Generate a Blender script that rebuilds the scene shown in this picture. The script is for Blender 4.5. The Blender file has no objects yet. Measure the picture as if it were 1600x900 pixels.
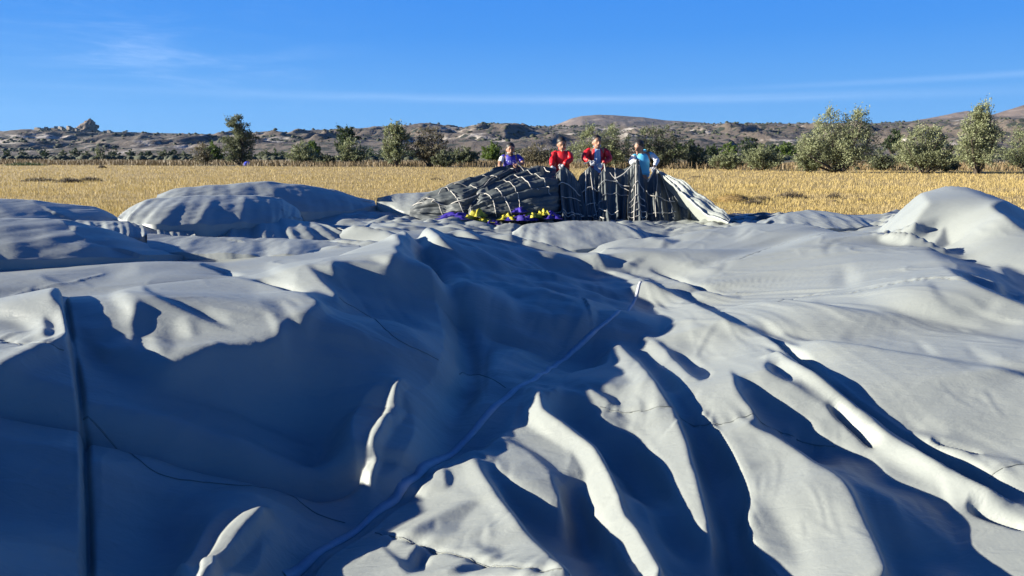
import bpy, bmesh, math, random
import numpy as np
from mathutils import Vector, Matrix, noise as mnoise
random.seed(7); rng = np.random.default_rng(7)
R = math.radians
# ------------------------------------------------------------------ camera, sky, sun
scene = bpy.context.scene
COL = scene.collection
CAM_H, FPX, HORIZON = 1.5, 1100.0, 243.0            # metres, focal length in pixels of a 1600 px wide frame, horizon row
PITCH = math.atan((450.0 - HORIZON) / FPX)
cam_d = bpy.data.cameras.new('camera'); cam_d.sensor_width = 36.0; cam_d.lens = 36.0 * FPX / 1600.0
cam_d.clip_start = 0.05; cam_d.clip_end = 20000.0
cam = bpy.data.objects.new('camera', cam_d); COL.objects.link(cam)
cam.location = (0, 0, CAM_H); cam.rotation_euler = (math.pi / 2 - PITCH, 0, 0)
scene.camera = cam
SUN_EL, SUN_AZ = 15.0, 5.0     # elevation; degrees the sun stands behind the camera plane, on the left
sun_dir = Vector((-math.cos(R(SUN_EL)) * math.cos(R(SUN_AZ)), -math.cos(R(SUN_EL)) * math.sin(R(SUN_AZ)), math.sin(R(SUN_EL))))
sd = bpy.data.lights.new('sun', 'SUN'); sd.energy = 5.0; sd.angle = R(0.53); sd.color = (1.0, 0.93, 0.79)
sun = bpy.data.objects.new('sun', sd); COL.objects.link(sun); sun.location = (-30, -5, 20)
sun.rotation_euler = (-sun_dir).to_track_quat('-Z', 'Y').to_euler()
scene.view_settings.view_transform = 'Standard'; scene.view_settings.look = 'None'
scene.view_settings.gamma = 1.0; scene.view_settings.use_curve_mapping = False
scene.view_settings.exposure = 1.58
world = bpy.data.worlds.new('World'); scene.world = world; world.use_nodes = True
wn, wl = world.node_tree.nodes, world.node_tree.links
wn.clear()
SKY_GAIN = 6.5
def build_sky():
    out = wn.new('ShaderNodeOutputWorld'); bg = wn.new('ShaderNodeBackground'); bg.inputs['Strength'].default_value = 0.05
    sky = wn.new('ShaderNodeTexSky'); sky.sky_type = 'NISHITA'; sky.sun_disc = False
    sky.sun_elevation = R(SUN_EL)
    # sky texture: rotation 0 puts the sun on +Y, positive turns clockwise seen from above
    sky.sun_rotation = math.atan2(sun_dir.x, sun_dir.y)
    sky.altitude = 1100; sky.air_density = 1.0; sky.dust_density = 0.25; sky.ozone_density = 3.0
    # thin cirrus
    tc = wn.new('ShaderNodeTexCoord'); sep = wn.new('ShaderNodeSeparateXYZ'); wl.new(tc.outputs['Generated'], sep.inputs[0])
    def math_node(op, a, b=None, c=None):
        n = wn.new('ShaderNodeMath'); n.operation = op
        for i, v in enumerate((a, b, c)):
            if v is None: continue
            if isinstance(v, (int, float)): n.inputs[i].default_value = v
            else: wl.new(v, n.inputs[i])
        return n.outputs[0]
    az = math_node('ARCTAN2', sep.outputs[0], sep.outputs[1])
    el = math_node('ARCSINE', sep.outputs[2])
    # deep clear blue of a dry polarised morning sky, laid over the physical sky
    ramp = wn.new('ShaderNodeValToRGB'); e = ramp.color_ramp.elements
    e[0].position = 0.0; e[0].color = (.19, .50, .96, 1); e[1].position = 1.0; e[1].color = (.003, .026, .145, 1)
    for p_, c_ in ((.05, (.13, .42, .94, 1)), (.10, (.064, .325, .93, 1)), (.16, (.040, .27, .92, 1)), (.4, (.005, .062, .345, 1))):
        k = ramp.color_ramp.elements.new(p_); k.color = c_
    wl.new(math_node('DIVIDE', el, math.pi / 2), ramp.inputs[0])
    sc_ = wn.new('ShaderNodeVectorMath'); sc_.operation = 'SCALE'; sc_.inputs['Scale'].default_value = SKY_GAIN
    wl.new(ramp.outputs[0], sc_.inputs[0])
    blend = wn.new('ShaderNodeMix'); blend.data_type = 'RGBA'; blend.inputs[0].default_value = .95
    wl.new(sky.outputs[0], blend.inputs[6]); wl.new(sc_.outputs[0], blend.inputs[7])
    comb = wn.new('ShaderNodeCombineXYZ'); wl.new(az, comb.inputs[0]); wl.new(el, comb.inputs[1])
    def streaks(rot, sx, sy, lo, hi, detail=6, loc=(0, 0, 0), rough=.6):
        mp = wn.new('ShaderNodeMapping'); mp.inputs['Rotation'].default_value = (0, 0, rot); mp.inputs['Scale'].default_value = (sx, sy, 1)
        mp.inputs['Location'].default_value = loc
        wl.new(comb.outputs[0], mp.inputs[0])
        nz = wn.new('ShaderNodeTexNoise'); nz.inputs['Scale'].default_value = 1; nz.inputs['Detail'].default_value = detail; nz.inputs['Roughness'].default_value = rough
        nz.inputs['Distortion'].default_value = .6
        wl.new(mp.outputs[0], nz.inputs['Vector'])
        mr = wn.new('ShaderNodeMapRange'); mr.interpolation_type = 'SMOOTHSTEP'
        mr.inputs['From Min'].default_value = lo; mr.inputs['From Max'].default_value = hi
        wl.new(nz.outputs[0], mr.inputs[0]); return mr.outputs[0]
    def band(x, c, w):      # soft bump round value c
        d = math_node('SUBTRACT', x, c); d = math_node('DIVIDE', d, w); d = math_node('MULTIPLY', d, d)
        d = math_node('MULTIPLY', d, -1.0); return math_node('EXPONENT', d)
    # wispy patch upper left
    wisp = streaks(R(12), 5, 30, .42, .72, loc=(1.3, .4, 0))
    fade = streaks(R(8), 26, 160, .25, .75, loc=(3, 1, 0))
    wisp = math_node('MULTIPLY', wisp, math_node('MULTIPLY_ADD', fade, .6, .4))
    m1 = math_node('MULTIPLY', band(az, -.47, .17), band(el, .125, .05))
    wisp = math_node('MULTIPLY', math_node('MULTIPLY', wisp, m1), .24)
    # long flat contrail-like band low over the hills and a second one on the right
    elb = math_node('MULTIPLY_ADD', az, .006, el)
    grain = streaks(0, 4, 90, .2, .75, loc=(5, 2, 0))
    b1 = math_node('MULTIPLY', band(elb, .076, .0055), math_node('MULTIPLY_ADD', grain, .55, .45))
    b1 = math_node('MULTIPLY', b1, band(az, .1, .5)); b1 = math_node('MULTIPLY', b1, .20)
    elc = math_node('MULTIPLY_ADD', az, -.012, el)
    b2 = math_node('MULTIPLY', band(elc, .083, .0035), band(az, .62, .28)); b2 = math_node('MULTIPLY', b2, math_node('MULTIPLY_ADD', grain, .5, .5)); b2 = math_node('MULTIPLY', b2, .14)
    tot = math_node('ADD', math_node('ADD', wisp, b1), b2)
    mix = wn.new('ShaderNodeMix'); mix.data_type = 'RGBA'
    wl.new(tot, mix.inputs[0]); wl.new(blend.outputs[2], mix.inputs[6]); mix.inputs[7].default_value = (5.8, 7.3, 9.2, 1)
    wl.new(mix.outputs[2], bg.inputs['Color']); wl.new(bg.outputs[0], out.inputs['Surface'])
build_sky()

# ------------------------------------------------------------------ helpers
def proj(x, y, z):
    cp, sp = math.cos(PITCH), math.sin(PITCH)
    dz = z - CAM_H
    f = y * cp - dz * sp; up = y * sp + dz * cp
    return 800 + FPX * x / f, 450 - FPX * up / f
def ray(u, v):
    a, b = (u - 800) / FPX, (450 - v) / FPX
    cp, sp = math.cos(PITCH), math.sin(PITCH)
    return np.array((a, cp + b * sp, -sp + b * cp))
def at_z(u, v, z):                # world point where pixel ray meets the level z
    d = ray(u, v); t = (z - CAM_H) / d[2]; return np.array((d[0] * t, d[1] * t, z))
def at_y(u, v, y):                # world point where pixel ray meets the plane at distance y
    d = ray(u, v); t = y / d[1]; return np.array((d[0] * t, y, CAM_H + d[2] * t))
def tag(o, label=None, cat=None, group=None, kind=None):
    if label: o['label'] = label
    if cat: o['category'] = cat
    if group: o['group'] = group
    if kind: o['kind'] = kind
    return o
def link(name, mesh, parent=None, mat=None):
    o = bpy.data.objects.new(name, mesh); COL.objects.link(o)
    if parent: o.parent = parent
    if mat and mesh is not None and not mesh.materials: mesh.materials.append(mat)
    return o
def empty(name, loc=(0, 0, 0)):
    o = bpy.data.objects.new(name, None); COL.objects.link(o); o.location = loc; o.empty_display_size = .2; return o
def mesh_np(name, verts, faces, smooth=False):
    """verts (n,3), faces (m,k) arrays -> mesh, fast"""
    me = bpy.data.meshes.new(name); verts = np.asarray(verts, np.float32); faces = np.asarray(faces, np.int32)
    m, k = faces.shape
    me.vertices.add(len(verts)); me.vertices.foreach_set('co', verts.ravel())
    me.loops.add(m * k); me.loops.foreach_set('vertex_index', faces.ravel())
    me.polygons.add(m); me.polygons.foreach_set('loop_start', np.arange(0, m * k, k, dtype=np.int32))
    if smooth: me.polygons.foreach_set('use_smooth', np.ones(m, bool))
    me.update(calc_edges=True); return me
# ------------------------------------------------------------------ the spread balloon cloth: relief found from fold outlines
TAN = math.tan(R(SUN_EL)); E_ = R(SUN_EL)
TILE = {0: (0, 0), 1: (0, 400), 2: (0, 275), 3: (350, 260), 4: (400, 330), 5: (800, 330), 6: (1200, 330), 7: (400, 500), 8: (800, 500),
        9: (1200, 500), 10: (400, 675), 11: (800, 675), 12: (1200, 675), 13: (980, 275)}
U0, V0, MW, MH = -200, 240, 2000, 760
def box1(a, r, ax):
    if r < 1: return a
    k = 2 * r + 1
    pad = [(0, 0), (0, 0)]; pad[ax] = (r + 1, r)
    c = np.cumsum(np.pad(a, pad, mode='edge'), axis=ax)
    n = a.shape[ax]
    hi = np.take(c, np.arange(k, k + n), ax); lo = np.take(c, np.arange(0, n), ax)
    return (hi - lo) / k
def blur(a, r):
    for _ in range(2): a = box1(box1(a, r, 0), r, 1)
    return a
def pts(t, c):
    o = TILE[t]; k = 1 if t == 0 else 4
    return np.array([(o[0] + c[i] / k, o[1] + c[i + 1] / k) for i in range(0, len(c), 2)])
def fill_mask(poly, x0, y0, w, h):
    m = np.zeros((h, w), bool); n = len(poly)
    for r in range(h):
        yy = y0 + r + .5; xs = []
        for i in range(n):
            (xa, ya), (xb, yb) = poly[i], poly[(i + 1) % n]
            if (ya > yy) != (yb > yy): xs.append(xa + (yy - ya) * (xb - xa) / (yb - ya))
        xs.sort()
        for i in range(0, len(xs) - 1, 2):
            a, b = int(math.ceil(xs[i] - x0 - .5)), int(math.ceil(xs[i + 1] - x0 - .5))
            if b > a: m[r, max(a, 0):max(b, 0)] = True
    return m
SLOPE = np.zeros((MH, MW), np.float32)
def slope_of(b):
    return -1.05 * TAN if b < 0 else math.tan(math.asin(b) - E_)
def face(t, b, c, f=2):           # outline of a fold face and how steeply it climbs towards the sun
    poly = pts(t, c); pad = 3 * f + 2
    x0 = max(int(poly[:, 0].min()) - pad, U0); x1 = min(int(poly[:, 0].max()) + pad, U0 + MW)
    y0 = max(int(poly[:, 1].min()) - pad, V0); y1 = min(int(poly[:, 1].max()) + pad, V0 + MH)
    if x1 <= x0 or y1 <= y0: return
    m = blur(fill_mask(poly, x0, y0, x1 - x0, y1 - y0).astype(np.float32), f)
    s = SLOPE[y0 - V0:y1 - V0, x0 - U0:x1 - U0]
    s += (slope_of(b) - s) * m
def stroke(t, b, c, w, f=1):      # the same along a line of width w pixels
    p = pts(t, c); 
    d = np.gradient(p, axis=0); d /= np.maximum(np.linalg.norm(d, axis=1, keepdims=True), 1e-6)
    nrm = np.stack([-d[:, 1], d[:, 0]], 1) * (w / 2)
    q = np.concatenate([p + nrm, (p - nrm)[::-1]])
    face(0, b, q.ravel().tolist(), f)
D = -1
SLOPE[:] = slope_of(.42)
# --- far zone
face(0, .33, [-200, 240, 760, 240, 760, 352, 620, 352, 540, 368, 490, 385, 310, 412, 225, 431, 100, 462, -200, 520], 3)
face(2, .30, [-800, 560, 480, 548, 820, 510, 1300, 500, 1430, 560, 1100, 600, 600, 680, 380, 740, -800, 900], 4)
face(2, .42, [740, 600, 820, 545, 880, 560, 860, 620, 700, 660], 4); face(2, .22, [250, 620, 300, 600, 640, 560, 700, 590, 640, 650, 440, 680], 4)
face(2, D, [250, 615, 330, 640, 430, 675, 380, 672, 290, 645], 2); face(2, D, [180, 700, 230, 685, 215, 715, 245, 735, 200, 725], 2)
face(2, .2, [-200, 700, 150, 690, 160, 730, -200, 760], 3)
face(2, .12, [-800, 545, 470, 505, 400, 560, 0, 600, -800, 640], 3); face(2, .35, [-400, 560, 60, 535, 70, 545, 0, 565, -400, 590], 2)
face(2, D, [450, 500, 740, 505, 640, 525, 500, 545, 400, 545, 380, 555, 400, 520], 2)
face(2, D, [-800, 270, 420, 270, 470, 285, 700, 320, 940, 395, 1100, 440, 1130, 480, 900, 500, -800, 540], 3)   # mound B
face(2, .24, [-800, 265, 410, 270, 330, 285, 200, 300, 175, 350, 110, 350, 0, 400, -800, 420], 5); face(2, .5, [110, 320, 150, 300, 175, 340, 150, 352, 115, 340], 2)
face(2, D, [40, 315, 100, 303, 120, 310, 100, 335], 2)
face(2, D, [-800, 145, 60, 143, 590, 185, 700, 225, 790, 280, 400, 268, -800, 262], 2)   # mound C
face(2, .12, [-800, 143, 120, 150, 250, 170, 150, 195, -800, 230], 6)
face(2, .26, [725, 250, 850, 160, 960, 140, 1060, 130, 1000, 190, 850, 245, 800, 280], 4)   # mound D
face(2, D, [790, 280, 960, 215, 1100, 175, 1330, 140, 1320, 255, 1000, 300], 4)
face(2, .12, [960, 140, 1300, 120, 1330, 150, 1180, 190, 980, 215], 5)
face(2, .34, [1330, 130, 1400, 120, 1410, 190, 1390, 250, 1330, 265, 1310, 230], 3)
face(3, D, [50, 190, 200, 180, 240, 250, 240, 300, 0, 305, 0, 250], 2); face(3, .32, [210, 185, 340, 185, 420, 230, 475, 298, 245, 300, 240, 240], 3)
stroke(3, D, [270, 200, 330, 230, 360, 280], 5, 2); stroke(3, D, [350, 200, 400, 240, 440, 270], 4, 2)
face(2, .12, [980, 135, 1090, 85, 1220, 72, 1220, 110, 1060, 125], 3); face(2, D, [1220, 70, 1600, 40, 1600, 115, 1220, 118], 2)  # mound E
face(3, D, [-100, 115, 260, 95, 420, 110, 640, 140, 920, 205, 1020, 235, 1130, 270, 900, 270, 660, 262, 640, 290, 480, 298, 400, 200, 300, 178, -100, 172], 2)
face(3, .35, [230, 150, 262, 95, 290, 150, 270, 175], 1)
face(3, .34, [660, 265, 880, 225, 900, 270, 840, 290, 700, 300], 2); face(3, .36, [940, 205, 1060, 205, 1180, 235, 1050, 250], 2)
face(3, D, [940, 190, 1180, 160, 1420, 135, 1380, 160, 1200, 235, 1060, 203], 1)
face(3, .26, [0, 310, 640, 300, 720, 330, 600, 350, 480, 320, 200, 318, 0, 350], 2); face(3, D, [730, 305, 900, 290, 1060, 295, 1200, 300, 1100, 345, 740, 335], 2)
face(3, D, [0, 345, 130, 312, 160, 318, 60, 370, 0, 385], 2)
face(3, .38, [40, 375, 65, 350, 150, 320, 290, 320, 300, 380, 360, 445, 470, 438, 480, 400, 420, 335, 480, 335, 560, 380, 620, 430, 690, 430, 500, 440, 60, 470, 40, 430], 2)   # F
face(3, D, [70, 370, 160, 325, 285, 322, 310, 390, 360, 450, 70, 470, 45, 425], 2)
face(3, D, [410, 330, 470, 335, 540, 380, 550, 410, 540, 435, 475, 438, 470, 390], 2); face(3, D, [560, 345, 640, 360, 750, 400, 700, 432, 615, 430, 610, 390, 550, 350], 2)
face(3, .38, [0, 490, 240, 462, 560, 435, 700, 435, 600, 500, 400, 540, 200, 540, 0, 510], 3)
# central crest, far side
face(4, .38, [560, 140, 720, 100, 980, 68, 1300, 80, 1460, 95, 1600, 130, 1600, 180, 800, 120], 3)
face(5, .40, [0, 60, 100, 40, 1300, 40, 1300, 210, 900, 260, 130, 225, 0, 190], 3)
# --- near zone: the great shaded flank
face(0, D, [-300, 590, 0, 585, 112, 532, 122, 500, 260, 500, 400, 440, 480, 412, 560, 380, 600, 362, 640, 356, 700, 352, 760, 356, 800, 378, 815, 380, 840, 391,
            865, 397, 890, 398, 918, 408, 936, 410, 960, 430, 1000, 453, 1022, 463, 1040, 480, 1100, 560, 1300, 700, 1700, 1000, -300, 1000], 2)
# crest A: sunlit top
face(0, .36, [99, 464, 150, 448, 225, 431, 285, 418, 311, 412, 330, 420, 400, 438, 469, 457, 487, 465, 506, 476, 484, 484, 480, 514, 466, 508, 450, 495, 440, 505, 440, 531, 420, 529,
              397, 536, 378, 536, 337, 536, 315, 547, 285, 560, 259, 572, 240, 568, 210, 553, 180, 546, 157, 532, 139, 525, 122, 514, 120, 502, 124, 498, 116, 487, 107, 470], 2)
face(1, .66, [680, 240, 760, 220, 830, 280, 840, 340, 800, 420, 750, 400, 740, 340], 5)
face(1, .24, [880, 200, 1000, 120, 1300, 100, 1590, 170, 1590, 300, 1300, 280, 1000, 260], 8)
face(1, .17, [540, 480, 640, 420, 760, 470, 800, 560, 740, 590, 620, 520], 5)
face(1, D, [890, 170, 960, 230, 1100, 285, 1250, 355, 1470, 455, 1400, 450, 1260, 395, 1120, 330, 1000, 270, 900, 215], 2)
face(1, .6, [1250, 340, 1330, 340, 1420, 370, 1450, 440, 1380, 415], 4)
face(1, D, [850, 290, 900, 310, 945, 410, 940, 480, 880, 520, 865, 590, 800, 590, 830, 500, 820, 420, 845, 350], 2)
face(1, D, [850, 265, 900, 290, 975, 350, 960, 380, 900, 350], 2)
stroke(1, D, [1255, 50, 1340, 80, 1430, 108, 1500, 130, 1600, 150], 5, 1); stroke(4, D, [0, 425, 100, 445, 190, 470, 280, 500], 5, 1)
face(1, .6, [1080, 400, 1150, 380, 1200, 460, 1180, 520, 1110, 480], 4); face(1, .55, [880, 520, 960, 500, 1000, 600, 1010, 690, 940, 650], 4); face(1, .16, [960, 480, 1060, 460, 1100, 560, 1040, 640, 1000, 560], 4); face(1, .2, [1180, 380, 1240, 420, 1250, 500, 1210, 500], 3)
face(1, .55, [640, 520, 760, 500, 800, 590, 720, 580], 4); face(1, .5, [500, 320, 640, 300, 660, 400, 520, 400], 6); face(4, .18, [0, 540, 130, 560, 180, 640, 140, 700, 60, 620], 4); face(4, .6, [40, 620, 100, 640, 150, 760, 155, 805, 110, 760], 3); face(4, .55, [150, 560, 230, 600, 300, 720, 240, 680], 3)
# left overlapping panel
face(1, .5, [-800, 300, 0, 290, 330, 240, 350, 245, 352, 260, 380, 340, 420, 410, 438, 470, 435, 530, 380, 580, 300, 570, 100, 650, 0, 720, -800, 900], 3)
face(1, .62, [-400, 340, 0, 350, 200, 410, 270, 450, 270, 530, 230, 560, 200, 500, 0, 430, -400, 400], 5); face(1, .62, [330, 400, 400, 410, 430, 480, 420, 540, 350, 570, 345, 480], 3)
face(1, .2, [-400, 460, 60, 450, 170, 500, 190, 540, 60, 530, -400, 520], 5); face(1, .22, [-400, 580, 130, 570, 240, 580, 120, 640, 0, 700, -400, 800], 6)
face(1, D, [275, 430, 310, 450, 345, 490, 340, 550, 300, 565, 272, 545, 285, 500], 1)
face(1, D, [318, 290, 345, 242, 380, 250, 400, 270, 440, 320, 470, 345, 497, 398, 478, 412, 500, 455, 560, 500, 620, 560, 470, 560, 440, 480, 425, 420, 375, 345], 1)
# upper band on crest A
face(4, .44, [-190, 330, -100, 285, 0, 270, 150, 280, 250, 300, 320, 335, 350, 380, 430, 450, 520, 530, 515, 550, 440, 515, 370, 495, 330, 510, 290, 505, 230, 480, 100, 445, 0, 425, -190, 400], 2)
face(4, .66, [40, 350, 120, 340, 240, 390, 250, 450, 200, 460, 120, 420], 5)
face(4, .45, [330, 335, 440, 338, 480, 310, 470, 340, 540, 410, 590, 462, 480, 410, 400, 370], 1)
face(4, .40, [0, 270, 120, 262, 250, 255, 360, 250, 480, 240, 640, 205, 740, 185, 880, 165, 920, 210, 850, 215, 915, 272, 830, 262, 880, 290, 832, 295, 835, 320, 800, 335, 760, 320, 620, 315, 560, 312, 480, 308, 440, 338, 330, 335, 200, 290], 2)
face(4, .66, [720, 285, 820, 285, 835, 320, 800, 335, 740, 310], 3)
face(4, .27, [620, 316, 800, 336, 850, 370, 950, 440, 820, 405, 700, 365, 560, 316], 2)
face(4, .72, [360, 250, 450, 190, 540, 145, 620, 120, 740, 105, 800, 115, 870, 155, 890, 165, 860, 180, 740, 185, 650, 200, 560, 225, 450, 240], 2)
face(4, .45, [840, 115, 920, 125, 1000, 150, 1050, 190, 950, 160, 860, 132], 1); face(4, .42, [950, 105, 1080, 108, 1155, 155, 1060, 142, 960, 125], 1)
face(4, .45, [1010, 138, 1130, 150, 1200, 200, 1305, 260, 1200, 237, 1100, 192, 1050, 158], 1); face(4, .48, [1220, 108, 1300, 138, 1430, 178, 1600, 240, 1480, 195, 1380, 155, 1290, 118], 1)
# shards of sun inside the shade
face(7, .75, [945, 485, 900, 500, 830, 575, 800, 640, 770, 720, 720, 820, 690, 920, 685, 1000, 710, 1000, 760, 850, 820, 720, 850, 650, 890, 560], 2)
face(0, .62, [300, 915, 345, 862, 380, 826, 405, 810, 424, 805, 405, 830, 370, 862, 330, 905], 2)
face(5, .5, [240, 350, 260, 360, 298, 402, 245, 390], 1); face(5, .5, [525, 405, 545, 415, 580, 465, 550, 455, 530, 430], 1)
# --- folds right of the tape
face(5, .55, [130, 222, 300, 205, 560, 210, 900, 260, 1000, 300, 760, 300, 600, 330, 545, 318, 470, 310, 350, 270, 250, 265, 180, 245], 2)
face(5, D, [425, 210, 530, 262, 600, 268, 690, 280, 715, 305, 670, 325, 690, 345, 760, 395, 860, 420, 960, 460, 1010, 468, 1060, 470, 1150, 500, 1110, 520, 1180, 560, 1230, 585, 1350, 645, 1480, 712, 1600, 768,
         1800, 860, 1800, 900, 1600, 810, 1520, 765, 1400, 710, 1250, 640, 1100, 570, 960, 495, 820, 432, 640, 372, 545, 340, 585, 342, 560, 290, 500, 250], 1)
face(5, .5, [550, 348, 640, 376, 780, 420, 830, 440, 960, 503, 1100, 578, 1250, 648, 1400, 718, 1520, 773, 1600, 815, 1600, 875, 1500, 830, 1400, 790, 1280, 740, 1150, 690, 1050, 655, 960, 610, 920, 560, 880, 535, 800, 515, 740, 480, 640, 410], 1)
face(5, D, [720, 315, 770, 312, 800, 345, 740, 335], 1); face(5, D, [760, 283, 850, 295, 800, 312], 1)
stroke(5, D, [860, 360, 960, 390, 1100, 440, 1250, 490, 1430, 540], 4, 1)
face(5, .28, [930, 268, 1040, 275, 1150, 300, 1290, 330, 1200, 350, 1080, 330, 980, 300], 5); face(5, .3, [1180, 80, 1400, 80, 1380, 130, 1200, 150, 1080, 190], 6)
face(5, .55, [1430, 90, 1500, 85, 1490, 170, 1380, 185], 4); face(5, .58, [1000, 300, 1090, 320, 1180, 380, 1300, 400, 1150, 420, 960, 370, 850, 340], 6)
# big lit area lower right (folds b and c joined)
face(8, .52, [880, 115, 925, 100, 935, 40, 925, -30, 880, -85, 1000, -40, 1080, 0, 1180, 58, 1300, 128, 1420, 200, 1560, 290, 1600, 315, 1600, 450, 1450, 360, 1355, 310, 1390, 370, 1430, 450, 1500, 550, 1555, 605, 1480, 655,
         1600, 700, 1800, 830, 1990, 940, 2080, 1000, 2140, 1090, 2190, 1220, 2250, 1330, 2300, 1440, 2340, 1520, 2400, 1640, 1750, 1640, 1690, 1600, 1595, 1505, 1560, 1420, 1510, 1320, 1475, 1250, 1485, 1210,
         1530, 1160, 1520, 1120, 1440, 940, 1405, 860, 1340, 750, 1300, 670, 1250, 600, 1150, 500, 1080, 420, 1030, 350, 960, 300, 870, 220, 785, 140, 790, 95, 870, 118], 2)
face(8, .38, [950, 130, 1060, 110, 1200, 180, 1260, 300, 1130, 260, 1060, 210, 975, 170], 5); face(8, .62, [1150, 480, 1260, 500, 1420, 620, 1500, 700, 1420, 740, 1330, 680], 8)
face(8, .62, [800, 110, 880, 150, 960, 220, 1100, 360, 1060, 360, 960, 290, 800, 140], 3)
face(8, D, [875, 118, 940, 135, 975, 170, 1060, 210, 1130, 260, 1200, 305, 1235, 335, 1220, 370, 1165, 387, 1100, 330, 1010, 240, 940, 175], 1)
face(12, .62, [0, 350, 120, 380, 200, 520, 280, 700, 340, 860, 400, 1000, 200, 1000, 80, 760, 0, 560], 10); face(12, .3, [0, 190, 120, 180, 0, 200, -100, 240, -150, 230], 3)
face(11, .28, [1480, 560, 1530, 470, 1600, 470, 1680, 560, 1760, 700, 1800, 860, 1700, 800, 1600, 760], 8)
face(12, .34, [240, 170, 380, 240, 480, 300, 540, 390, 590, 520, 560, 560, 480, 480, 380, 420, 260, 330], 6)
face(12, .30, [500, 480, 600, 560, 690, 740, 730, 840, 770, 900, 720, 900, 640, 740], 6)
# wedge 2 and what bounds it
face(9, D, [0, 455, 100, 530, 200, 600, 280, 670, 320, 720, 335, 750, 420, 780, 530, 820, 640, 860, 690, 920, 720, 965, 760, 1000, 860, 1030, 1000, 1080, 1120, 1130, 1130, 1165, 1170, 1230, 1215, 1320, 1215, 1390, 1200, 1460, 1220, 1530,
         1265, 1600, 1330, 1700, 900, 1700, 770, 1600, 730, 1520, 700, 1440, 650, 1330, 590, 1220, 540, 1090, 480, 1000, 390, 940, 290, 890, 200, 830, 130, 770, 90, 705, 0, 705, -130, 650, -50, 600, -110, 545, -180, 440, -240, 320, -150, 370], 1)
# rope folds running down to the right
face(9, .5, [-10, 320, 100, 390, 200, 450, 300, 510, 370, 560, 430, 640, 500, 690, 560, 720, 640, 800, 690, 815, 850, 900, 1000, 985, 1200, 1085, 1250, 1130, 1130, 1130, 1000, 1080, 860, 1030, 760, 1000, 720, 965, 690, 920, 640, 860, 530, 820,
         420, 780, 335, 750, 320, 720, 280, 670, 200, 600, 100, 530, -10, 455], 1)
face(9, .3, [540, 740, 640, 800, 760, 870, 900, 960, 1050, 1040, 1120, 1125, 1000, 1070, 860, 1020, 760, 990, 700, 920, 640, 855, 560, 800], 3)
face(9, D, [-10, 245, 100, 307, 200, 387, 300, 457, 380, 530, 440, 577, 520, 655, 600, 727, 695, 812, 560, 720, 500, 690, 400, 605, 370, 560, 320, 520, 220, 455, 120, 385, -10, 315], 1)
face(9, .55, [-120, 170, 0, 214, 80, 250, 180, 310, 260, 350, 330, 400, 430, 478, 520, 543, 640, 650, 720, 720, 850, 830, 1000, 915, 1100, 970, 1300, 1060, 1450, 1120, 1650, 1200, 1650, 1300, 1400, 1200, 1250, 1140, 1050, 1020, 830, 880, 690, 802, 600, 725,
         440, 575, 300, 455, 200, 385, 100, 305, 0, 245], 1)
face(9, D, [-10, 198, 80, 228, 170, 264, 240, 290, 330, 352, 430, 432, 520, 530, 430, 476, 330, 398, 260, 349, 180, 309, 80, 249, -10, 212], 1)
face(9, .45, [520, 530, 560, 535, 650, 590, 750, 650, 850, 730, 950, 800, 1060, 860, 1200, 930, 1300, 960, 1080, 900, 1000, 850, 900, 790, 800, 730, 680, 655, 560, 570], 1)
face(9, D, [640, 655, 720, 690, 800, 735, 900, 797, 1050, 890, 1150, 990, 1000, 915, 860, 830, 740, 740], 1)
face(9, .5, [-10, 130, 100, 190, 205, 264, 170, 262, 80, 228, -10, 196], 1)
face(9, D, [-10, 98, 100, 168, 230, 272, 330, 318, 480, 408, 600, 498, 740, 598, 850, 680, 960, 770, 1090, 865, 1200, 920, 1350, 1010, 1620, 1145, 1620, 1170, 1430, 1120, 1200, 1010, 1060, 880, 960, 800, 830, 712, 700, 630, 560, 530, 430, 427, 330, 352, 230, 280, 100, 182, -10, 112], 1)
stroke(12, D, [1250, 440, 1400, 506, 1500, 545, 1620, 592], 3, 1)
# right hand slabs
face(9, .36, [480, 40, 800, 0, 1600, 120, 1600, 300, 1100, 240, 700, 195, 420, 165], 6)
face(9, .6, [-20, 20, 150, 60, 300, 130, 200, 140, 0, 88], 4); face(9, .55, [140, 150, 300, 200, 480, 330, 600, 430, 700, 520, 640, 520, 480, 390, 250, 270], 6)
face(9, .28, [440, 120, 520, 95, 540, 130, 500, 165], 3); face(9, .25, [890, 125, 960, 150, 1010, 215, 930, 190], 3); face(9, .27, [1210, 140, 1290, 200, 1340, 270, 1240, 230], 3)
face(9, .55, [900, 110, 1000, 150, 1090, 230, 1020, 220, 950, 150], 3); face(9, .55, [1230, 140, 1420, 230, 1600, 310, 1400, 280, 1320, 230], 4)
stroke(9, .12, [90, 108, 220, 140, 400, 170, 560, 186, 700, 202, 900, 226, 1100, 252, 1380, 292, 1620, 345], 4, 2)
face(9, D, [1380, 294, 1480, 302, 1620, 325, 1620, 362, 1500, 330], 2)
face(9, .33, [700, 215, 1000, 250, 1380, 310, 1600, 400, 1500, 420, 1100, 310, 800, 260], 8)
face(9, .38, [1000, 420, 1200, 400, 1600, 480, 1600, 850, 1330, 840, 1150, 700], 12); face(9, .2, [860, 680, 960, 685, 1040, 740, 1010, 770, 960, 730], 4)
face(9, .55, [840, 680, 1000, 610, 1120, 640, 1140, 740, 1000, 690], 6)
stroke(12, D, [1010, 68, 1130, 92, 1240, 122, 1345, 152], 4, 1); face(12, .6, [880, 10, 1000, 60, 1300, 165, 1600, 230, 1700, 420, 1600, 390, 1380, 285, 1200, 185, 1000, 75], 3)
face(6, .34, [350, 130, 600, 150, 1000, 240, 1150, 330, 1000, 400, 700, 330, 400, 260], 10)
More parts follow.
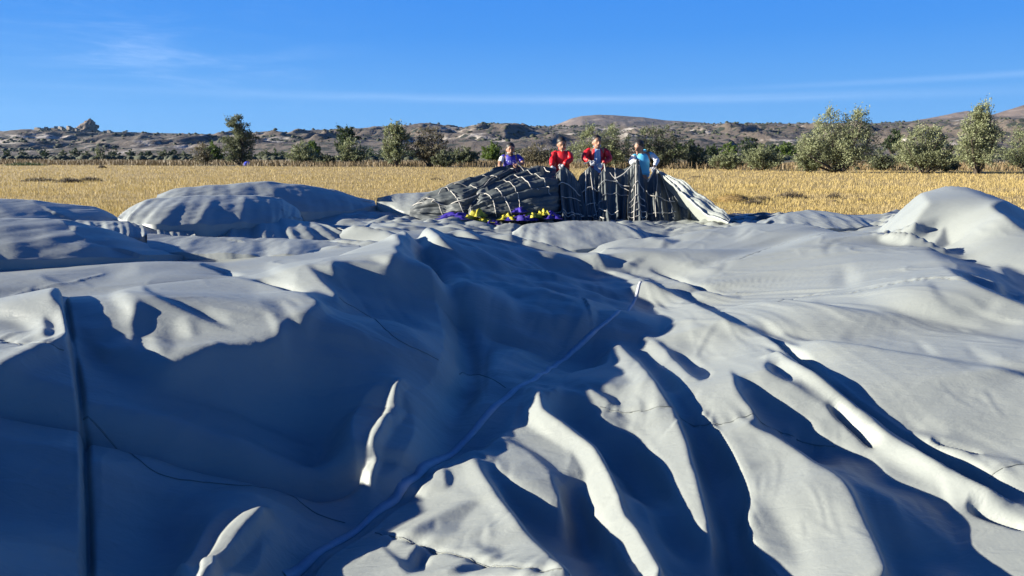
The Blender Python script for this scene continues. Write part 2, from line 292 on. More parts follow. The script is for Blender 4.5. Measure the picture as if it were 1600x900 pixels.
face(6, .62, [0, 225, 200, 160, 380, 130, 300, 170, 100, 230, -100, 265, -400, 360, -420, 350], 3); face(6, .36, [-400, 250, 0, 190, 100, 175, -50, 230, -300, 300], 4)
face(6, .10, [950, 215, 1100, 240, 1300, 300, 1450, 380, 1550, 480, 1480, 470, 1200, 370, 1080, 320], 5)
face(6, D, [1250, 290, 1350, 325, 1450, 380, 1560, 480, 1700, 560, 1700, 650, 1600, 585, 1480, 550, 1330, 480, 1200, 420, 1075, 340, 1200, 368, 1330, 405, 1470, 470, 1400, 400], 2)
face(6, .58, [470, 340, 530, 340, 600, 420, 560, 480, 480, 470], 5); face(6, .3, [380, 420, 470, 360, 480, 470, 400, 480], 5)
face(6, .2, [980, 440, 1040, 450, 1080, 520, 1140, 590, 1290, 660, 1180, 640, 1090, 580, 1040, 530], 3); face(6, .6, [560, 490, 800, 470, 1000, 560, 1200, 680, 1500, 760, 1100, 700, 800, 640, 600, 560], 10)
face(6, .6, [1340, 640, 1400, 570, 1500, 560, 1420, 620, 1600, 680, 1600, 720], 6); face(6, .3, [1400, 700, 1500, 720, 1420, 760, 1300, 700], 6)
stroke(6, .12, [-20, 568, 200, 590, 480, 616, 660, 640, 850, 662, 1100, 716, 1400, 782, 1620, 822], 4, 2)
face(6, .28, [480, 622, 660, 640, 850, 665, 1100, 720, 1350, 775, 1300, 800, 1000, 760, 700, 690], 6)
face(6, .32, [280, 540, 340, 560, 380, 600, 280, 600], 4)
# lit fold d
face(8, .52, [650, 118, 610, 160, 600, 190, 632, 260, 620, 285, 560, 300, 480, 318, 400, 340, 345, 358, 328, 390, 345, 430, 400, 435, 440, 450, 480, 520, 530, 560, 540, 620, 640, 670, 750, 702, 800, 745, 870, 812, 955, 900, 1000, 990, 1060, 1120, 1130, 1258,
         1200, 1360, 1285, 1435, 1240, 1300, 1190, 1130, 1150, 970, 1115, 890, 1100, 800, 1070, 720, 1030, 630, 990, 540, 940, 460, 890, 380, 830, 310, 750, 230, 690, 170], 2)
face(8, .64, [650, 230, 720, 260, 800, 360, 860, 460, 900, 560, 980, 760, 900, 780, 780, 640, 760, 480, 740, 380, 660, 300], 6)
face(8, .28, [400, 340, 560, 302, 640, 310, 740, 378, 660, 450, 600, 400, 500, 410, 440, 380], 3)
face(8, D, [430, 385, 480, 405, 550, 440, 640, 480, 678, 530, 680, 562, 640, 540, 570, 490, 500, 440], 1)
face(8, .24, [560, 560, 700, 590, 740, 640, 720, 690, 640, 670, 550, 625], 3); face(8, .6, [330, 370, 430, 395, 445, 425, 350, 430], 2)
face(8, .6, [215, 400, 250, 398, 285, 430, 280, 445, 215, 432], 1); face(8, .4, [160, 418, 290, 474, 270, 474, 160, 430], 1)
# lit fold e
face(8, .32, [40, 600, 0, 655, 0, 750, 60, 780, 120, 840, 200, 900, 330, 990, 370, 960, 430, 970, 400, 870, 300, 780, 180, 690, 90, 620], 3)
face(8, .76, [75, 420, 130, 420, 160, 440, 180, 500, 186, 552, 250, 600, 350, 670, 450, 750, 510, 798, 560, 880, 620, 990, 670, 1100, 700, 1220, 780, 1310, 850, 1420, 910, 1530, 970, 1640, 820, 1640, 740, 1520, 690, 1430, 620, 1340, 560, 1260, 500, 1140,
         460, 1040, 450, 950, 400, 860, 300, 780, 200, 720, 110, 670, 50, 610, 60, 560], 2)
face(11, .33, [-440, -280 + 280, -300, -30, -120, 10, 0, 70, 120, 140, 210, 230, 260, 310, 370, 552, 260, 480, 150, 400, 0, 312, -120, 215, -90, 160, -140, 120, -135, 75], 2) if False else None
face(10, .34, [1500, 10, 1490, 50, 1465, 75, 1460, 120, 1510, 160, 1480, 215, 1600, 312, 1750, 402, 1860, 480, 1972, 553, 1850, 310, 1810, 232, 1720, 142, 1600, 60], 2)
face(10, .25, [1520, 30, 1600, 75, 1700, 150, 1640, 140, 1540, 70], 2); face(11, .25, [60, 180, 200, 260, 300, 400, 200, 360, 80, 250], 4)
face(11, D, [-60, 20, 60, 75, 150, 125, 230, 185, 330, 275, 260, 255, 180, 190, 80, 110, -40, 55], 1)
# lit fold f, bottom centre
face(10, .48, [1275, 190, 1290, 140, 1340, 115, 1380, 110, 1400, 130, 1470, 170, 1490, 185, 1400, 160, 1360, 148, 1355, 185, 1400, 250, 1470, 350, 1540, 450, 1600, 522, 1700, 640, 1800, 740, 1900, 830, 2000, 930, 2060, 1000, 340, 1000, 370, 900, 420, 840,
         480, 780, 600, 710, 720, 640, 800, 580, 860, 540, 930, 470, 970, 430, 1040, 440, 1030, 410, 1050, 360, 1090, 300, 1095, 260, 1110, 235, 1180, 205], 2)
face(10, .62, [1285, 170, 1340, 160, 1420, 280, 1540, 460, 1640, 580, 1560, 620, 1440, 470, 1300, 300], 5)
face(10, D, [1170, 220, 1215, 235, 1240, 290, 1225, 340, 1185, 348, 1178, 300], 1)
face(10, .2, [1420, 430, 1300, 440, 1150, 520, 1020, 575, 980, 625, 1150, 645, 1270, 620, 1285, 560, 1350, 490], 3); face(10, .5, [1290, 600, 1400, 500, 1480, 560, 1540, 700, 1400, 680], 5)
face(10, D, [1000, 690, 1100, 722, 1105, 770, 1060, 820, 1050, 870, 950, 880, 890, 840, 900, 815, 960, 810, 1000, 760], 1)
face(10, D, [770, 665, 850, 755, 950, 808, 900, 828, 800, 740], 2); face(10, D, [1200, 860, 1330, 800, 1420, 800, 1395, 850, 1280, 872], 2)
face(10, .15, [1350, 680, 1540, 730, 1540, 800, 1450, 775], 3); face(10, .42, [500, 800, 700, 680, 780, 760, 880, 880, 600, 960], 6)
# right far dome
face(0, .64, [1376, 372, 1376, 345, 1400, 322, 1440, 300, 1476, 289, 1510, 296, 1560, 318, 1620, 345, 1800, 420, 1800, 470, 1620, 460, 1560, 425, 1500, 398], 3)
face(0, .9, [1374, 374, 1376, 348, 1398, 323, 1436, 301, 1452, 318, 1432, 345, 1420, 376], 3)
face(6, D, [1380, -40, 1500, -60, 1700, 40, 1750, 130, 1600, 128, 1500, 50], 2); face(6, D, [1030, 195, 1105, 100, 1150, 190, 1090, 200], 1); face(6, .65, [1120, 100, 1250, 100, 1400, 220, 1540, 270, 1400, 310, 1200, 250], 6)
face(6, .64, [930, 60, 990, -20, 1020, 60, 1000, 190, 960, 150], 3); face(6, D, [1420, 345, 1500, 350, 1620, 400, 1700, 470, 1600, 500, 1540, 460], 3)
# front dome in the middle distance
face(5, .46, [70, 215, 75, 100, 120, 80, 350, 65, 600, 65, 830, 140, 850, 165, 620, 210, 400, 210, 120, 215], 2); face(5, .7, [72, 215, 78, 105, 120, 85, 130, 150, 115, 212], 2)
face(5, D, [-20, 190, 0, 130, 60, 108, 70, 215], 1); face(5, .2, [620, 210, 720, 180, 840, 140, 855, 160, 800, 190], 2); face(5, D, [860, 145, 980, 170, 1070, 180, 1000, 207, 980, 190, 870, 168], 1)

# --- control heights (pixel column, pixel row, height): crests of the mounds, and the low ground between
CREST = {
    'a': [(-300, 520, .85), (-100, 490, .85), (0, 476, .85), (60, 467, .85), (100, 462, .84), (150, 448, .85), (225, 431, .87), (310, 412, .89), (375, 402, .89), (450, 392, .89), (495, 385, .89), (540, 368, .9), (600, 357, .9), (650, 352, .87), (700, 351, .82),
          (760, 354, .75), (800, 362, .68), (830, 376, .6), (880, 393, .51), (930, 405, .45)],
    'b1': [(-250, 450, .55), (-100, 435, .55), (0, 425, .55), (120, 413, .55), (250, 403, .55), (330, 401, .52)],
    'b': [(-300, 335, 0.965), (-100, 338, 0.9), (0, 340, 0.865), (60, 341, 0.84), (110, 343, 0.81), (160, 355, 0.7), (210, 373, 0.55), (270, 391, 0.42)],
    'c': [(-300, 300, 1.07), (-150, 306, 1.0), (0, 311, 0.93), (50, 312, 0.91), (100, 318, 0.84), (150, 322, 0.78), (172, 331, 0.685), (188, 343, 0.56)],
    'd': [(186, 337, 0.66), (200, 325, 0.77), (230, 312, 0.876), (280, 306, 0.916), (340, 304, 0.912), (400, 305, 0.88), (440, 310, 0.806), (465, 325, 0.62), (470, 333, 0.52)],
    'e': [(246, 304, 0.81), (270, 295, 0.91), (320, 290, 0.95), (415, 283, 1.0), (470, 288, 0.92), (520, 296, 0.79), (560, 308, 0.6), (585, 314, 0.5)],
    'g': [(590, 309, .63), (620, 303, .68), (660, 300, .71), (700, 295, .76), (740, 292, .78), (790, 292, .75)],
    'f': [(330, 352, .5), (352, 347, .56), (380, 341, .6), (420, 339, .6), (450, 341, .58), (490, 347, .53), (540, 360, .45)],
    'h': [(800, 363, .36), (816, 352, .48), (850, 347, .5), (900, 345, .51), (960, 346, .5), (1000, 358, .42), (1014, 366, .35)],
    'r': [(1000, 384, .42), (1060, 366, .5), (1110, 354, .57), (1170, 349, .6), (1250, 352, .62), (1330, 362, .65), (1380, 369, .67), (1450, 381, .7), (1500, 394, .71), (1560, 418, .7), (1600, 440, .68), (1750, 520, .6)],
    'n': [(1185, 347, .36), (1205, 339, .43), (1230, 332, .49), (1262, 328, .51), (1300, 331, .48), (1340, 338, .42), (1376, 346, .36)],
    'q': [(1374, 360, .5), (1384, 340, .68), (1400, 324, .83), (1440, 302, 1.0), (1476, 289, 1.1), (1510, 296, 1.07), (1560, 318, .95), (1620, 348, .78), (1720, 400, .55)],
}
LOW = [(-300, 900, .76), (50, 900, .56), (-150, 900, .68), (-150, 620, .85), (60, 620, .76), (200, 900, .45), (320, 900, .36), (460, 890, .24), (700, 900, .33), (1000, 900, .38), (1300, 900, .35), (1600, 900, .42), (300, 650, .52), (450, 580, .44), (600, 600, .31), (620, 470, .58), (720, 480, .43),
       (300, 760, .47), (560, 820, .22), (640, 740, .2), (700, 690, .19), (800, 605, .2), (900, 540, .22), (1000, 452, .36), (850, 640, .33), (830, 470, .35), (1000, 580, .34), (1200, 620, .36), (1050, 480, .38), (1000, 700, .32), (1150, 760, .34), (1200, 480, .45), (1400, 430, .6),
       (1500, 470, .6), (1600, 560, .56), (1750, 640, .55), (1400, 560, .48), (1600, 700, .48), (1550, 800, .42), (1750, 900, .45), (1250, 420, .55), (1100, 420, .46), (960, 420, .40), (1300, 720, .36), (1450, 640, .46),
       (640, 336, .3), (560, 345, .32), (700, 336, .3), (750, 338, .3), (850, 336, .3), (950, 332, .3), (1050, 336, .3), (1100, 340, .3), (1150, 330, .3), (1120, 318, .35), (1200, 329, .3), (1300, 333, .25), (1380, 336, .25), (1000, 345, .3), (900, 385, .32), (820, 386, .33), (480, 336, .32), (420, 335, .33), (520, 325, .33),
       (640, 322, .4), (300, 360, .4), (250, 352, .42), (350, 362, .4), (420, 371, .38), (300, 385, .38), (420, 392, .45), (1400, 385, .4), (1450, 400, .35), (1540, 425, .4), (1300, 345, .3), (60, 405, .42), (200, 398, .42)]
YMIN, YMAX, SMIN, SMAX = .72, 18.2, -1.0, 1.75
CA_, SA_ = math.cos(R(SUN_AZ)), math.sin(R(SUN_AZ))      # the grid is turned so that its rows run along the sunlight
def turn(xr, yr): return xr * CA_ - yr * SA_, xr * SA_ + yr * CA_
def unturn(x, y): return x * CA_ + y * SA_, -x * SA_ + y * CA_
def projr(xr, yr, z):
    x, y = turn(xr, yr); return proj(x, np.maximum(y, .05), z)
def sy(x, y):
    xr, yr = unturn(x, y); return xr / yr, yr
def world_pts(L): return np.array([(*sy(w[0], w[1]), z) for (u, v, z) in L for w in (at_z(u, v, z),)])
NEAR_P = np.concatenate([world_pts(LOW), world_pts(CREST['a']), world_pts(CREST['r']), [(*sy(s * .85, .85), z) for s, z in ((-1.2, .85), (-.9, .7), (-.4, .38), (0, .3), (.5, .35), (1.3, .45))]])
LOW_P = world_pts(LOW)
def idw(P, S, Y):
    num = np.zeros_like(S); den = np.zeros_like(S); L = np.log(Y)
    for s, y, z in P:
        d2 = ((S - s) / .06) ** 2 + ((L - math.log(y)) / .06) ** 2
        k = 1.0 / (d2 + .35) ** 1.5
        num += k * z; den += k
    return num / den
SHAPE = {'b1': (1.0, .5), 'q': (1.5, 1.2)}      # the other billows are sheets of their own, see further down
def base_height(S, Y):
    """start surface: low ground plus the mounds of trapped air, each with its own crest"""
    zlow = idw(LOW_P, S, Y); z = idw(NEAR_P, S, Y); con = np.zeros_like(S)
    for k in ('a', 'r'):
        c = world_pts(CREST[k]); sc, yc, zc = c.T
        ins = np.clip(np.minimum(S - sc[0], sc[-1] - S) / .03 + .5, 0, 1)
        Yc = np.interp(S, sc, yc); Zc = np.interp(S, sc, zc)
        t = np.clip((Y - Yc) / (.9 if k == 'a' else 1.2), 0, 1); t = t * t * (3 - 2 * t)
        back = Zc + (np.minimum(zlow, Zc - .3) - Zc) * t
        z = np.where(Y > Yc, z + (back - z) * ins, z)
        con = np.maximum(con, ins * np.exp(-((Y - Yc) / (.05 * Yc)) ** 2))
        con = np.maximum(con, ins * (Y > Yc) * .3)
    for k, (wf, wb) in SHAPE.items():
        sc, yc, zc = world_pts(CREST[k]).T
        ins = ((S > sc[0]) & (S < sc[-1])).astype(float)
        Yc = np.interp(S, sc, yc); Zc = np.interp(S, sc, zc)
        t = np.where(Y < Yc, (Yc - Y) / wf, (Y - Yc) / wb)
        f = np.sqrt(np.clip(1 - t ** 2, 0, 1)); f = f * f * (3 - 2 * f) * .5 + f * .5
        bump = zlow + (Zc - zlow) * f
        use = (bump > z) & (ins > 0) & (t < 1)
        z = np.where(use, bump, z)
        con = np.maximum(con, ins * np.where(t < 1, .5 if k == 'q' else .05, 0))
        con = np.maximum(con, ins * np.exp(-((Y - Yc) / (.03 * Yc)) ** 2))
    xw, yw = turn(S * Y, Y); uw = 800 + FPX * xw / np.maximum(yw, .1)
    con = np.maximum(con, .5 * np.clip((Y - 6.6) / .8, 0, 1) * np.clip((640 - uw) / 60, 0, 1)); con = np.maximum(con, .5 * np.clip((Y - 8.6) / .6, 0, 1) * np.clip((1040 - uw) / 40, 0, 1))
    return z, con
def grid(ns, ny):
    s = np.linspace(SMIN, SMAX, ns, dtype=np.float64); l = np.linspace(math.log(YMIN), math.log(YMAX), ny)
    return np.meshgrid(s, np.exp(l))
def sample(u, v):
    x = np.clip(u - U0 - .5, 0, MW - 1.001); y = np.clip(v - V0 - .5, 0, MH - 1.001)
    i = x.astype(int); j = y.astype(int); fx = x - i; fy = y - j
    a = SLOPE
    return (a[j, i] * (1 - fx) + a[j, i + 1] * fx) * (1 - fy) + (a[j + 1, i] * (1 - fx) + a[j + 1, i + 1] * fx) * fy
BQ, CQ, CA = .013, .014, 6.0
def solve(z, S, Y, z0, con, outer, iters):
    ny, ns = z.shape; ds = (SMAX - SMIN) / (ns - 1); dl = math.log(YMAX / YMIN) / (ny - 1)
    kx = dl / ds; far = np.clip((Y - 5.5) / 2.0, 0, 1); ky = (BQ + .05 * far) * ds / dl; ky = .5 * (ky[1:] + ky[:-1]); kyd = np.pad(ky, ((1, 0), (0, 0))) + np.pad(ky, ((0, 1), (0, 0))); kc = (CQ + CA * con) * Y * Y * ds * dl
    def A(q):
        r = kc * q
        d = kx * (q[:, 1:] - q[:, :-1]); r[:, 1:] += d; r[:, :-1] -= d
        d = ky * (q[1:] - q[:-1]); r[1:] += d; r[:-1] -= d
        return r
    diag = kc + 2 * kx + kyd
    gz = np.gradient(z0, axis=1) / (Y * ds)
    X = S * Y; fix = np.zeros_like(z)
    for o in range(outer):
        u, v = projr(S * Y, Y, z)
        low = np.minimum.accumulate(v, axis=0)
        vis = v <= low + .5
        near = np.clip((6.2 - Y) / .8, 0, 1)
        p = np.where(vis & (u > -230) & (u < 1830), sample(u, v), near * sample(u, low) + (1 - near) * gz * .7)
        shade = vis & (p < -.2)
        p = p + fix
        t = p * Y * ds; tx = kx * .5 * (t[:, 1:] + t[:, :-1])
        b = kc * z0
        b[:, 1:] += tx; b[:, :-1] -= tx
        d = ky * (z0[1:] - z0[:-1]); b[1:] += d; b[:-1] -= d
        x = z.copy(); r = b - A(x); zz = r / diag; q = zz.copy(); rz = (r * zz).sum()
        for _ in range(iters):
            Aq = A(q); al = rz / (q * Aq).sum(); x += al * q; r -= al * Aq
            zz = r / diag; rn = (r * zz).sum(); q = zz + rn / rz * q; rz = rn
        w = x + TAN * X; top = np.maximum.accumulate(w, axis=1)      # sun grazes along the rows: what lies below the running top is in shade
        fix = fix - .5 * blur((shade & (w >= top - 1e-3)).astype(float) * np.maximum(np.gradient(w, axis=1) / (Y * ds) + .03, 0), 1)
        z = z + (x - z) * (.7 if o < outer - 1 else 1.0)
    return z
def resize(z, ns, ny):
    a, b = z.shape; yi = np.linspace(0, a - 1, ny); xi = np.linspace(0, b - 1, ns)
    j = np.minimum(yi.astype(int), a - 2); i = np.minimum(xi.astype(int), b - 2); fy = (yi - j)[:, None]; fx = (xi - i)[None]
    return (z[j][:, i] * (1 - fx) + z[j][:, i + 1] * fx) * (1 - fy) + (z[j + 1][:, i] * (1 - fx) + z[j + 1][:, i + 1] * fx) * fy
NS, NY = 1040, 660
def build_height():
    z = None
    for k, outer, iters in ((8, 6, 150), (4, 6, 120), (2, 3, 90), (1, 2, 60)):
        S, Y = grid(NS // k, NY // k)
        z0, con = base_height(S, Y)
        z = z0 if z is None else resize(z, NS // k, NY // k)
        z = solve(z, S, Y, z0, con, outer, iters)
    return S, Y, z

SHARDS = None
def enforce(S, Y, z, rounds=4, m=.018):
    """press faces that lie in shade in the photograph's folds a little deeper wherever the sun would still graze them"""
    X = S * Y
    for _ in range(rounds):
        u, v = projr(X, Y, z); low = np.minimum.accumulate(v, axis=0); vis = v <= low + 2.0
        shade = vis & (sample(u, v) < -.25) & (u > -230) & (u < 1830) & (Y < 9)
        w = z + TAN * X; top = np.maximum.accumulate(np.where(shade, -9.0, w), axis=1)
        if SHARDS is not None: shade = shade & (SHARDS[np.clip(v - V0, 0, MH - 1).astype(int), np.clip(u - U0, 0, MW - 1).astype(int)] < .05)
        k = blur(shade.astype(float), 4); k = np.clip(k * 2 - 1, 0, 1) ** .7
        z = z - blur(k * np.clip(w - top + m, 0, .3), 2)
    return z
def pn(x, y, seed=0.0, oct=5, lac=2.05, gain=.5, ridged=False):
    """cheap vectorised value noise"""
    out = np.zeros_like(x); amp = 1.0; tot = 0
    for o in range(oct):
        xi = np.floor(x).astype(np.int64); yi = np.floor(y).astype(np.int64); fx = x - xi; fy = y - yi; fx = fx * fx * (3 - 2 * fx); fy = fy * fy * (3 - 2 * fy)
        def hsh(a, b): 
            h = np.sin(a * 127.1 + b * 311.7 + seed * 17.3 + o * 53.1) * 43758.5453; return h - np.floor(h)
        v = (hsh(xi, yi) * (1 - fx) + hsh(xi + 1, yi) * fx) * (1 - fy) + (hsh(xi, yi + 1) * (1 - fx) + hsh(xi + 1, yi + 1) * fx) * fy
        out += amp * (1 - abs(2 * v - 1) if ridged else v); tot += amp; amp *= gain; x = x * lac + 13.7; y = y * lac + 7.1
    return out / tot
S_, Y_, Z_ = build_height()
SHARD_1 = (7, [945, 485, 900, 500, 830, 575, 800, 640, 770, 720, 720, 820, 690, 920, 685, 1000, 710, 1000, 760, 850, 820, 720, 850, 650, 890, 560]); SHARD_2 = (0, [300, 925, 345, 862, 380, 826, 405, 810, 424, 805, 405, 830, 370, 862, 330, 915])
SHARDS = np.zeros((MH, MW), np.float32)
for t_, c_ in (SHARD_1, SHARD_2): SHARDS = np.maximum(SHARDS, blur(fill_mask(pts(t_, c_), U0, V0, MW, MH).astype(np.float32), 9))
SHARDS = np.clip(SHARDS * 2.5, 0, 1)
Z_ = enforce(S_, Y_, Z_)
XR, YR = S_ * Y_, Y_
X_, Y_ = turn(XR, YR); SW = X_ / np.maximum(Y_, .05)
LN0, LN1 = math.log(YMIN), math.log(YMAX)
def zat(x, y):
    x, y = unturn(np.asarray(x, float), np.asarray(y, float)); y = np.maximum(y, YMIN * 1.001)
    fi = np.clip((x / y - SMIN) / (SMAX - SMIN) * (NS - 1), 0, NS - 1.001); fj = np.clip((np.log(y) - LN0) / (LN1 - LN0) * (NY - 1), 0, NY - 1.001)
    i = fi.astype(int); j = fj.astype(int); a = fi - i; b = fj - j
    return (Z_[j, i] * (1 - a) + Z_[j, i + 1] * a) * (1 - b) + (Z_[j + 1, i] * (1 - a) + Z_[j + 1, i + 1] * a) * b
def hit(u, v):                    # first point of the cloth under a pixel
    d = ray(u, v); y = np.geomspace(1.0, 17.3, 2500); t = y / d[1]
    h = CAM_H + d[2] * t - zat(d[0] * t, y)
    k = np.argmax(h < 0) if (h < 0).any() else len(y) - 1
    if k: 
        f = h[k - 1] / (h[k - 1] - h[k] + 1e-9) if h[k] < 0 else 1; t_ = t[k - 1] + (t[k] - t[k - 1]) * f
    else: t_ = t[0]
    return np.array((d[0] * t_, d[1] * t_, CAM_H + d[2] * t_))
def smooth_line(P, step):
    P = np.asarray(P, float); seg = np.linalg.norm(np.diff(P, axis=0), axis=1); L = np.concatenate([[0], np.cumsum(seg)])
    n = max(int(L[-1] / step), 2); q = np.linspace(0, L[-1], n * 1 + 1); out = np.stack([np.interp(q, L, P[:, k]) for k in range(P.shape[1])], 1)
    for _ in range(3): out[1:-1] = .25 * out[:-2] + .5 * out[1:-1] + .25 * out[2:]
    return out
def on_cloth(t, c, step=.05):
    p = smooth_line(pts(t, c), 4.0)
    w = np.array([hit(u, v) for u, v in p]); k = [0]
    for i in range(1, len(w)):                       # skip points that fall on a farther or nearer fold
        if abs(math.log(w[i][1] / w[k[-1]][1])) < .10 + .02 * (i - k[-1]): k.append(i)
    w = w[k]
    w = smooth_line(w, step)
    for _ in range(int(.5 / step)): w[1:-1] = .25 * w[:-2] + .5 * w[1:-1] + .25 * w[2:]
    return w
def line_dist(line, r):           # signed distance of nearby grid points to a ground line; left of its direction is positive
    L = line[:, :2]
    lo = L.min(0) - r; hi = L.max(0) + r
    m = (X_ > lo[0]) & (X_ < hi[0]) & (Y_ > lo[1]) & (Y_ < hi[1])
    jj, ii = np.nonzero(m); P = np.stack([X_[m], Y_[m]], 1)
    best = np.full(len(P), 1e9); sg = np.zeros(len(P)); tt = np.zeros(len(P)); n = len(L) - 1
    for k in range(n):
        a, b = L[k], L[k + 1]; ab = b - a; q = P - a
        t = np.clip((q @ ab) / max(ab @ ab, 1e-12), 0, 1); dv = q - t[:, None] * ab; d = np.hypot(dv[:, 0], dv[:, 1])
        cr = ab[0] * q[:, 1] - ab[1] * q[:, 0]; up = d < best
        best[up] = d[up]; sg[up] = np.sign(cr[up]); tt[up] = (k + t[up]) / n
    return jj, ii, best, sg, tt
def ends(t, e=.12): return np.clip(np.minimum(t, 1 - t) / e, 0, 1)
CUR = [4.0]
def relief(t, c, fn, r, e=.12):
    ln_ = on_cloth(t, c); CUR[0] = ln_[:, 1].mean(); jj, ii, d, s, tt = line_dist(ln_, r)
    Z_[jj, ii] += fn(d * s, tt) * ends(tt, e)
def groove(t, c, depth, w, e=.1): relief(t, c, lambda d, q: -depth * np.exp(-(d / max(w, .008 * CUR[0])) ** 2), w * 4 + .12, e)
def soft(t, c, amp, wl, wr, e=.25): relief(t, c, lambda d, q: amp * np.exp(-(d / np.where(d > 0, wl, wr)) ** 2), 3 * max(wl, wr), e)
def step_up(t, c, h, fade, lip, e=.08):   # left side of the line raised, sharp on the line, dying out over fade
    relief(t, c, lambda d, q: h * np.clip(d / lip + .5, 0, 1) * np.exp(-np.maximum(d, 0) / fade), fade * 4, e)
def shade_mask(r=4):
    u, v = projr(XR, YR, Z_); low = np.minimum.accumulate(v, axis=0); k = (v <= low + 2.0) & (sample(u, v) < -.25) & (u > -230) & (u < 1830) & (YR < 9)
    return np.clip(blur(k.astype(float), r) * 2 - 1, 0, 1), u, v, low
k_, u_, v_, l_ = shade_mask(7)
k_ *= 1 - SHARDS[np.clip(v_ - V0, 0, MH - 1).astype(int), np.clip(u_ - U0, 0, MW - 1).astype(int)]
# the shaded cloth sags between its folds
Z_ -= k_ * .085 * np.clip(pn(X_ * 1.5 + Y_ * .9 + 3, Y_ * 1.3 - X_ * .5, 21, 3) * 2.4 - .7, 0, 1)
cr_ = 1 - np.abs(2 * pn(X_ * 1.1 - Y_ * .7 + 9, Y_ * .9 + X_ * .4, 33, 2) - 1); Z_ -= k_ * .03 * np.clip((cr_ - .80) / .2, 0, 1)
# soft folds inside the shaded flank (lines run from top to bottom of the picture: positive side is the right-hand one)
FOLD = [4, [760, 110, 900, 225, 1000, 330, 1080, 490, 1130, 590, 1165, 680, 1178, 800, 1174, 960, 1140, 1020, 1060, 1120, 980, 1220, 920, 1310]]
relief(FOLD[0], FOLD[1], lambda d, q: np.where(d > 0, .012 * np.exp(-(d / .035) ** 2) - .085 * np.exp(-((d - .12) / .075) ** 2), .012 * np.exp(-(d / .12) ** 2)) * np.clip((q - .12) * 2.4, .08, 1), .6, .06)
soft(4, [1000, 150, 1150, 260, 1280, 380, 1380, 480, 1450, 540, 1490, 600, 1560, 690], .014, .07, .18)
soft(5, [0, 470, 40, 540, 70, 640, 80, 720, 140, 790], -.03, .10, .07); soft(5, [300, 340, 360, 390, 400, 470, 430, 580, 480, 660, 540, 730], .012, .05, .14); soft(5, [440, 400, 520, 520, 600, 600], .008, .05, .1)
soft(7, [1600, 40, 1450, 140, 1330, 250, 1200, 400, 1100, 500, 1040, 640], -.035, .12, .12); soft(7, [860, 680, 900, 760, 945, 870], .012, .02, .06, .3)
soft(7, [0, 900, 300, 740, 560, 600, 760, 480, 920, 380, 1100, 310], -.03, .2, .2); soft(10, [0, 700, 150, 500, 330, 300, 480, 150], .01, .12, .16); soft(10, [520, 420, 600, 260, 640, 100], -.025, .12, .1)
soft(5, [100, 690, 200, 640, 330, 625, 430, 640, 520, 700], .008, .05, .06)
soft(8, [990, 560, 1080, 640, 1180, 760, 1260, 900, 1380, 1130, 1480, 1320], .02, .1, .12); soft(12, [430, 200, 560, 340, 700, 440, 820, 540, 900, 660, 960, 820], .02, .05, .16)
soft(11, [560, 150, 640, 270, 720, 380, 800, 540, 880, 650, 950, 720, 1010, 880], .018, .03, .07)
# the overlapping panel edge on the left
relief(0, [88, 460, 96, 484, 109, 525, 119, 580, 125, 650, 130, 730, 131, 810, 129, 925], lambda d, q: .036 * np.clip(-d / .014 + .5, 0, 1) * np.exp(np.minimum(d, 0) / 1.3) - .03 * np.exp(-((d - .006) / .011) ** 2) * (d > 0), 2.5, .04)
# creases
groove(9, [-10, 104, 100, 175, 230, 278, 330, 352, 430, 424, 560, 531, 700, 628, 830, 708, 960, 795, 1090, 872, 1200, 940, 1350, 1010, 1600, 1142], .05, .018)
groove(9, [380, 532, 440, 577, 520, 657, 600, 728, 700, 812], .05, .016, .2); groove(5, [860, 360, 960, 392, 1100, 442, 1250, 492, 1430, 542], .05, .03, .2)
groove(1, [1250, 50, 1340, 80, 1430, 110, 1500, 132, 1600, 152], .03, .02, .2); groove(4, [0, 428, 100, 448, 190, 473, 280, 503], .03, .02, .2); groove(12, [1010, 68, 1130, 92, 1240, 122, 1345, 152], .03, .015, .2)
groove(12, [1240, 438, 1400, 508, 1500, 548, 1640, 600], .05, .02, .2)
# rounded rope-like folds on the right
soft(9, [0, 232, 180, 345, 330, 432, 520, 598, 720, 755, 1000, 950, 1300, 1108, 1640, 1245], .030, .05, .05, .08); soft(9, [560, 552, 750, 690, 950, 842, 1150, 950], .018, .05, .05); soft(12, [880, 12, 1050, 112, 1380, 252, 1640, 330], .026, .07, .06)
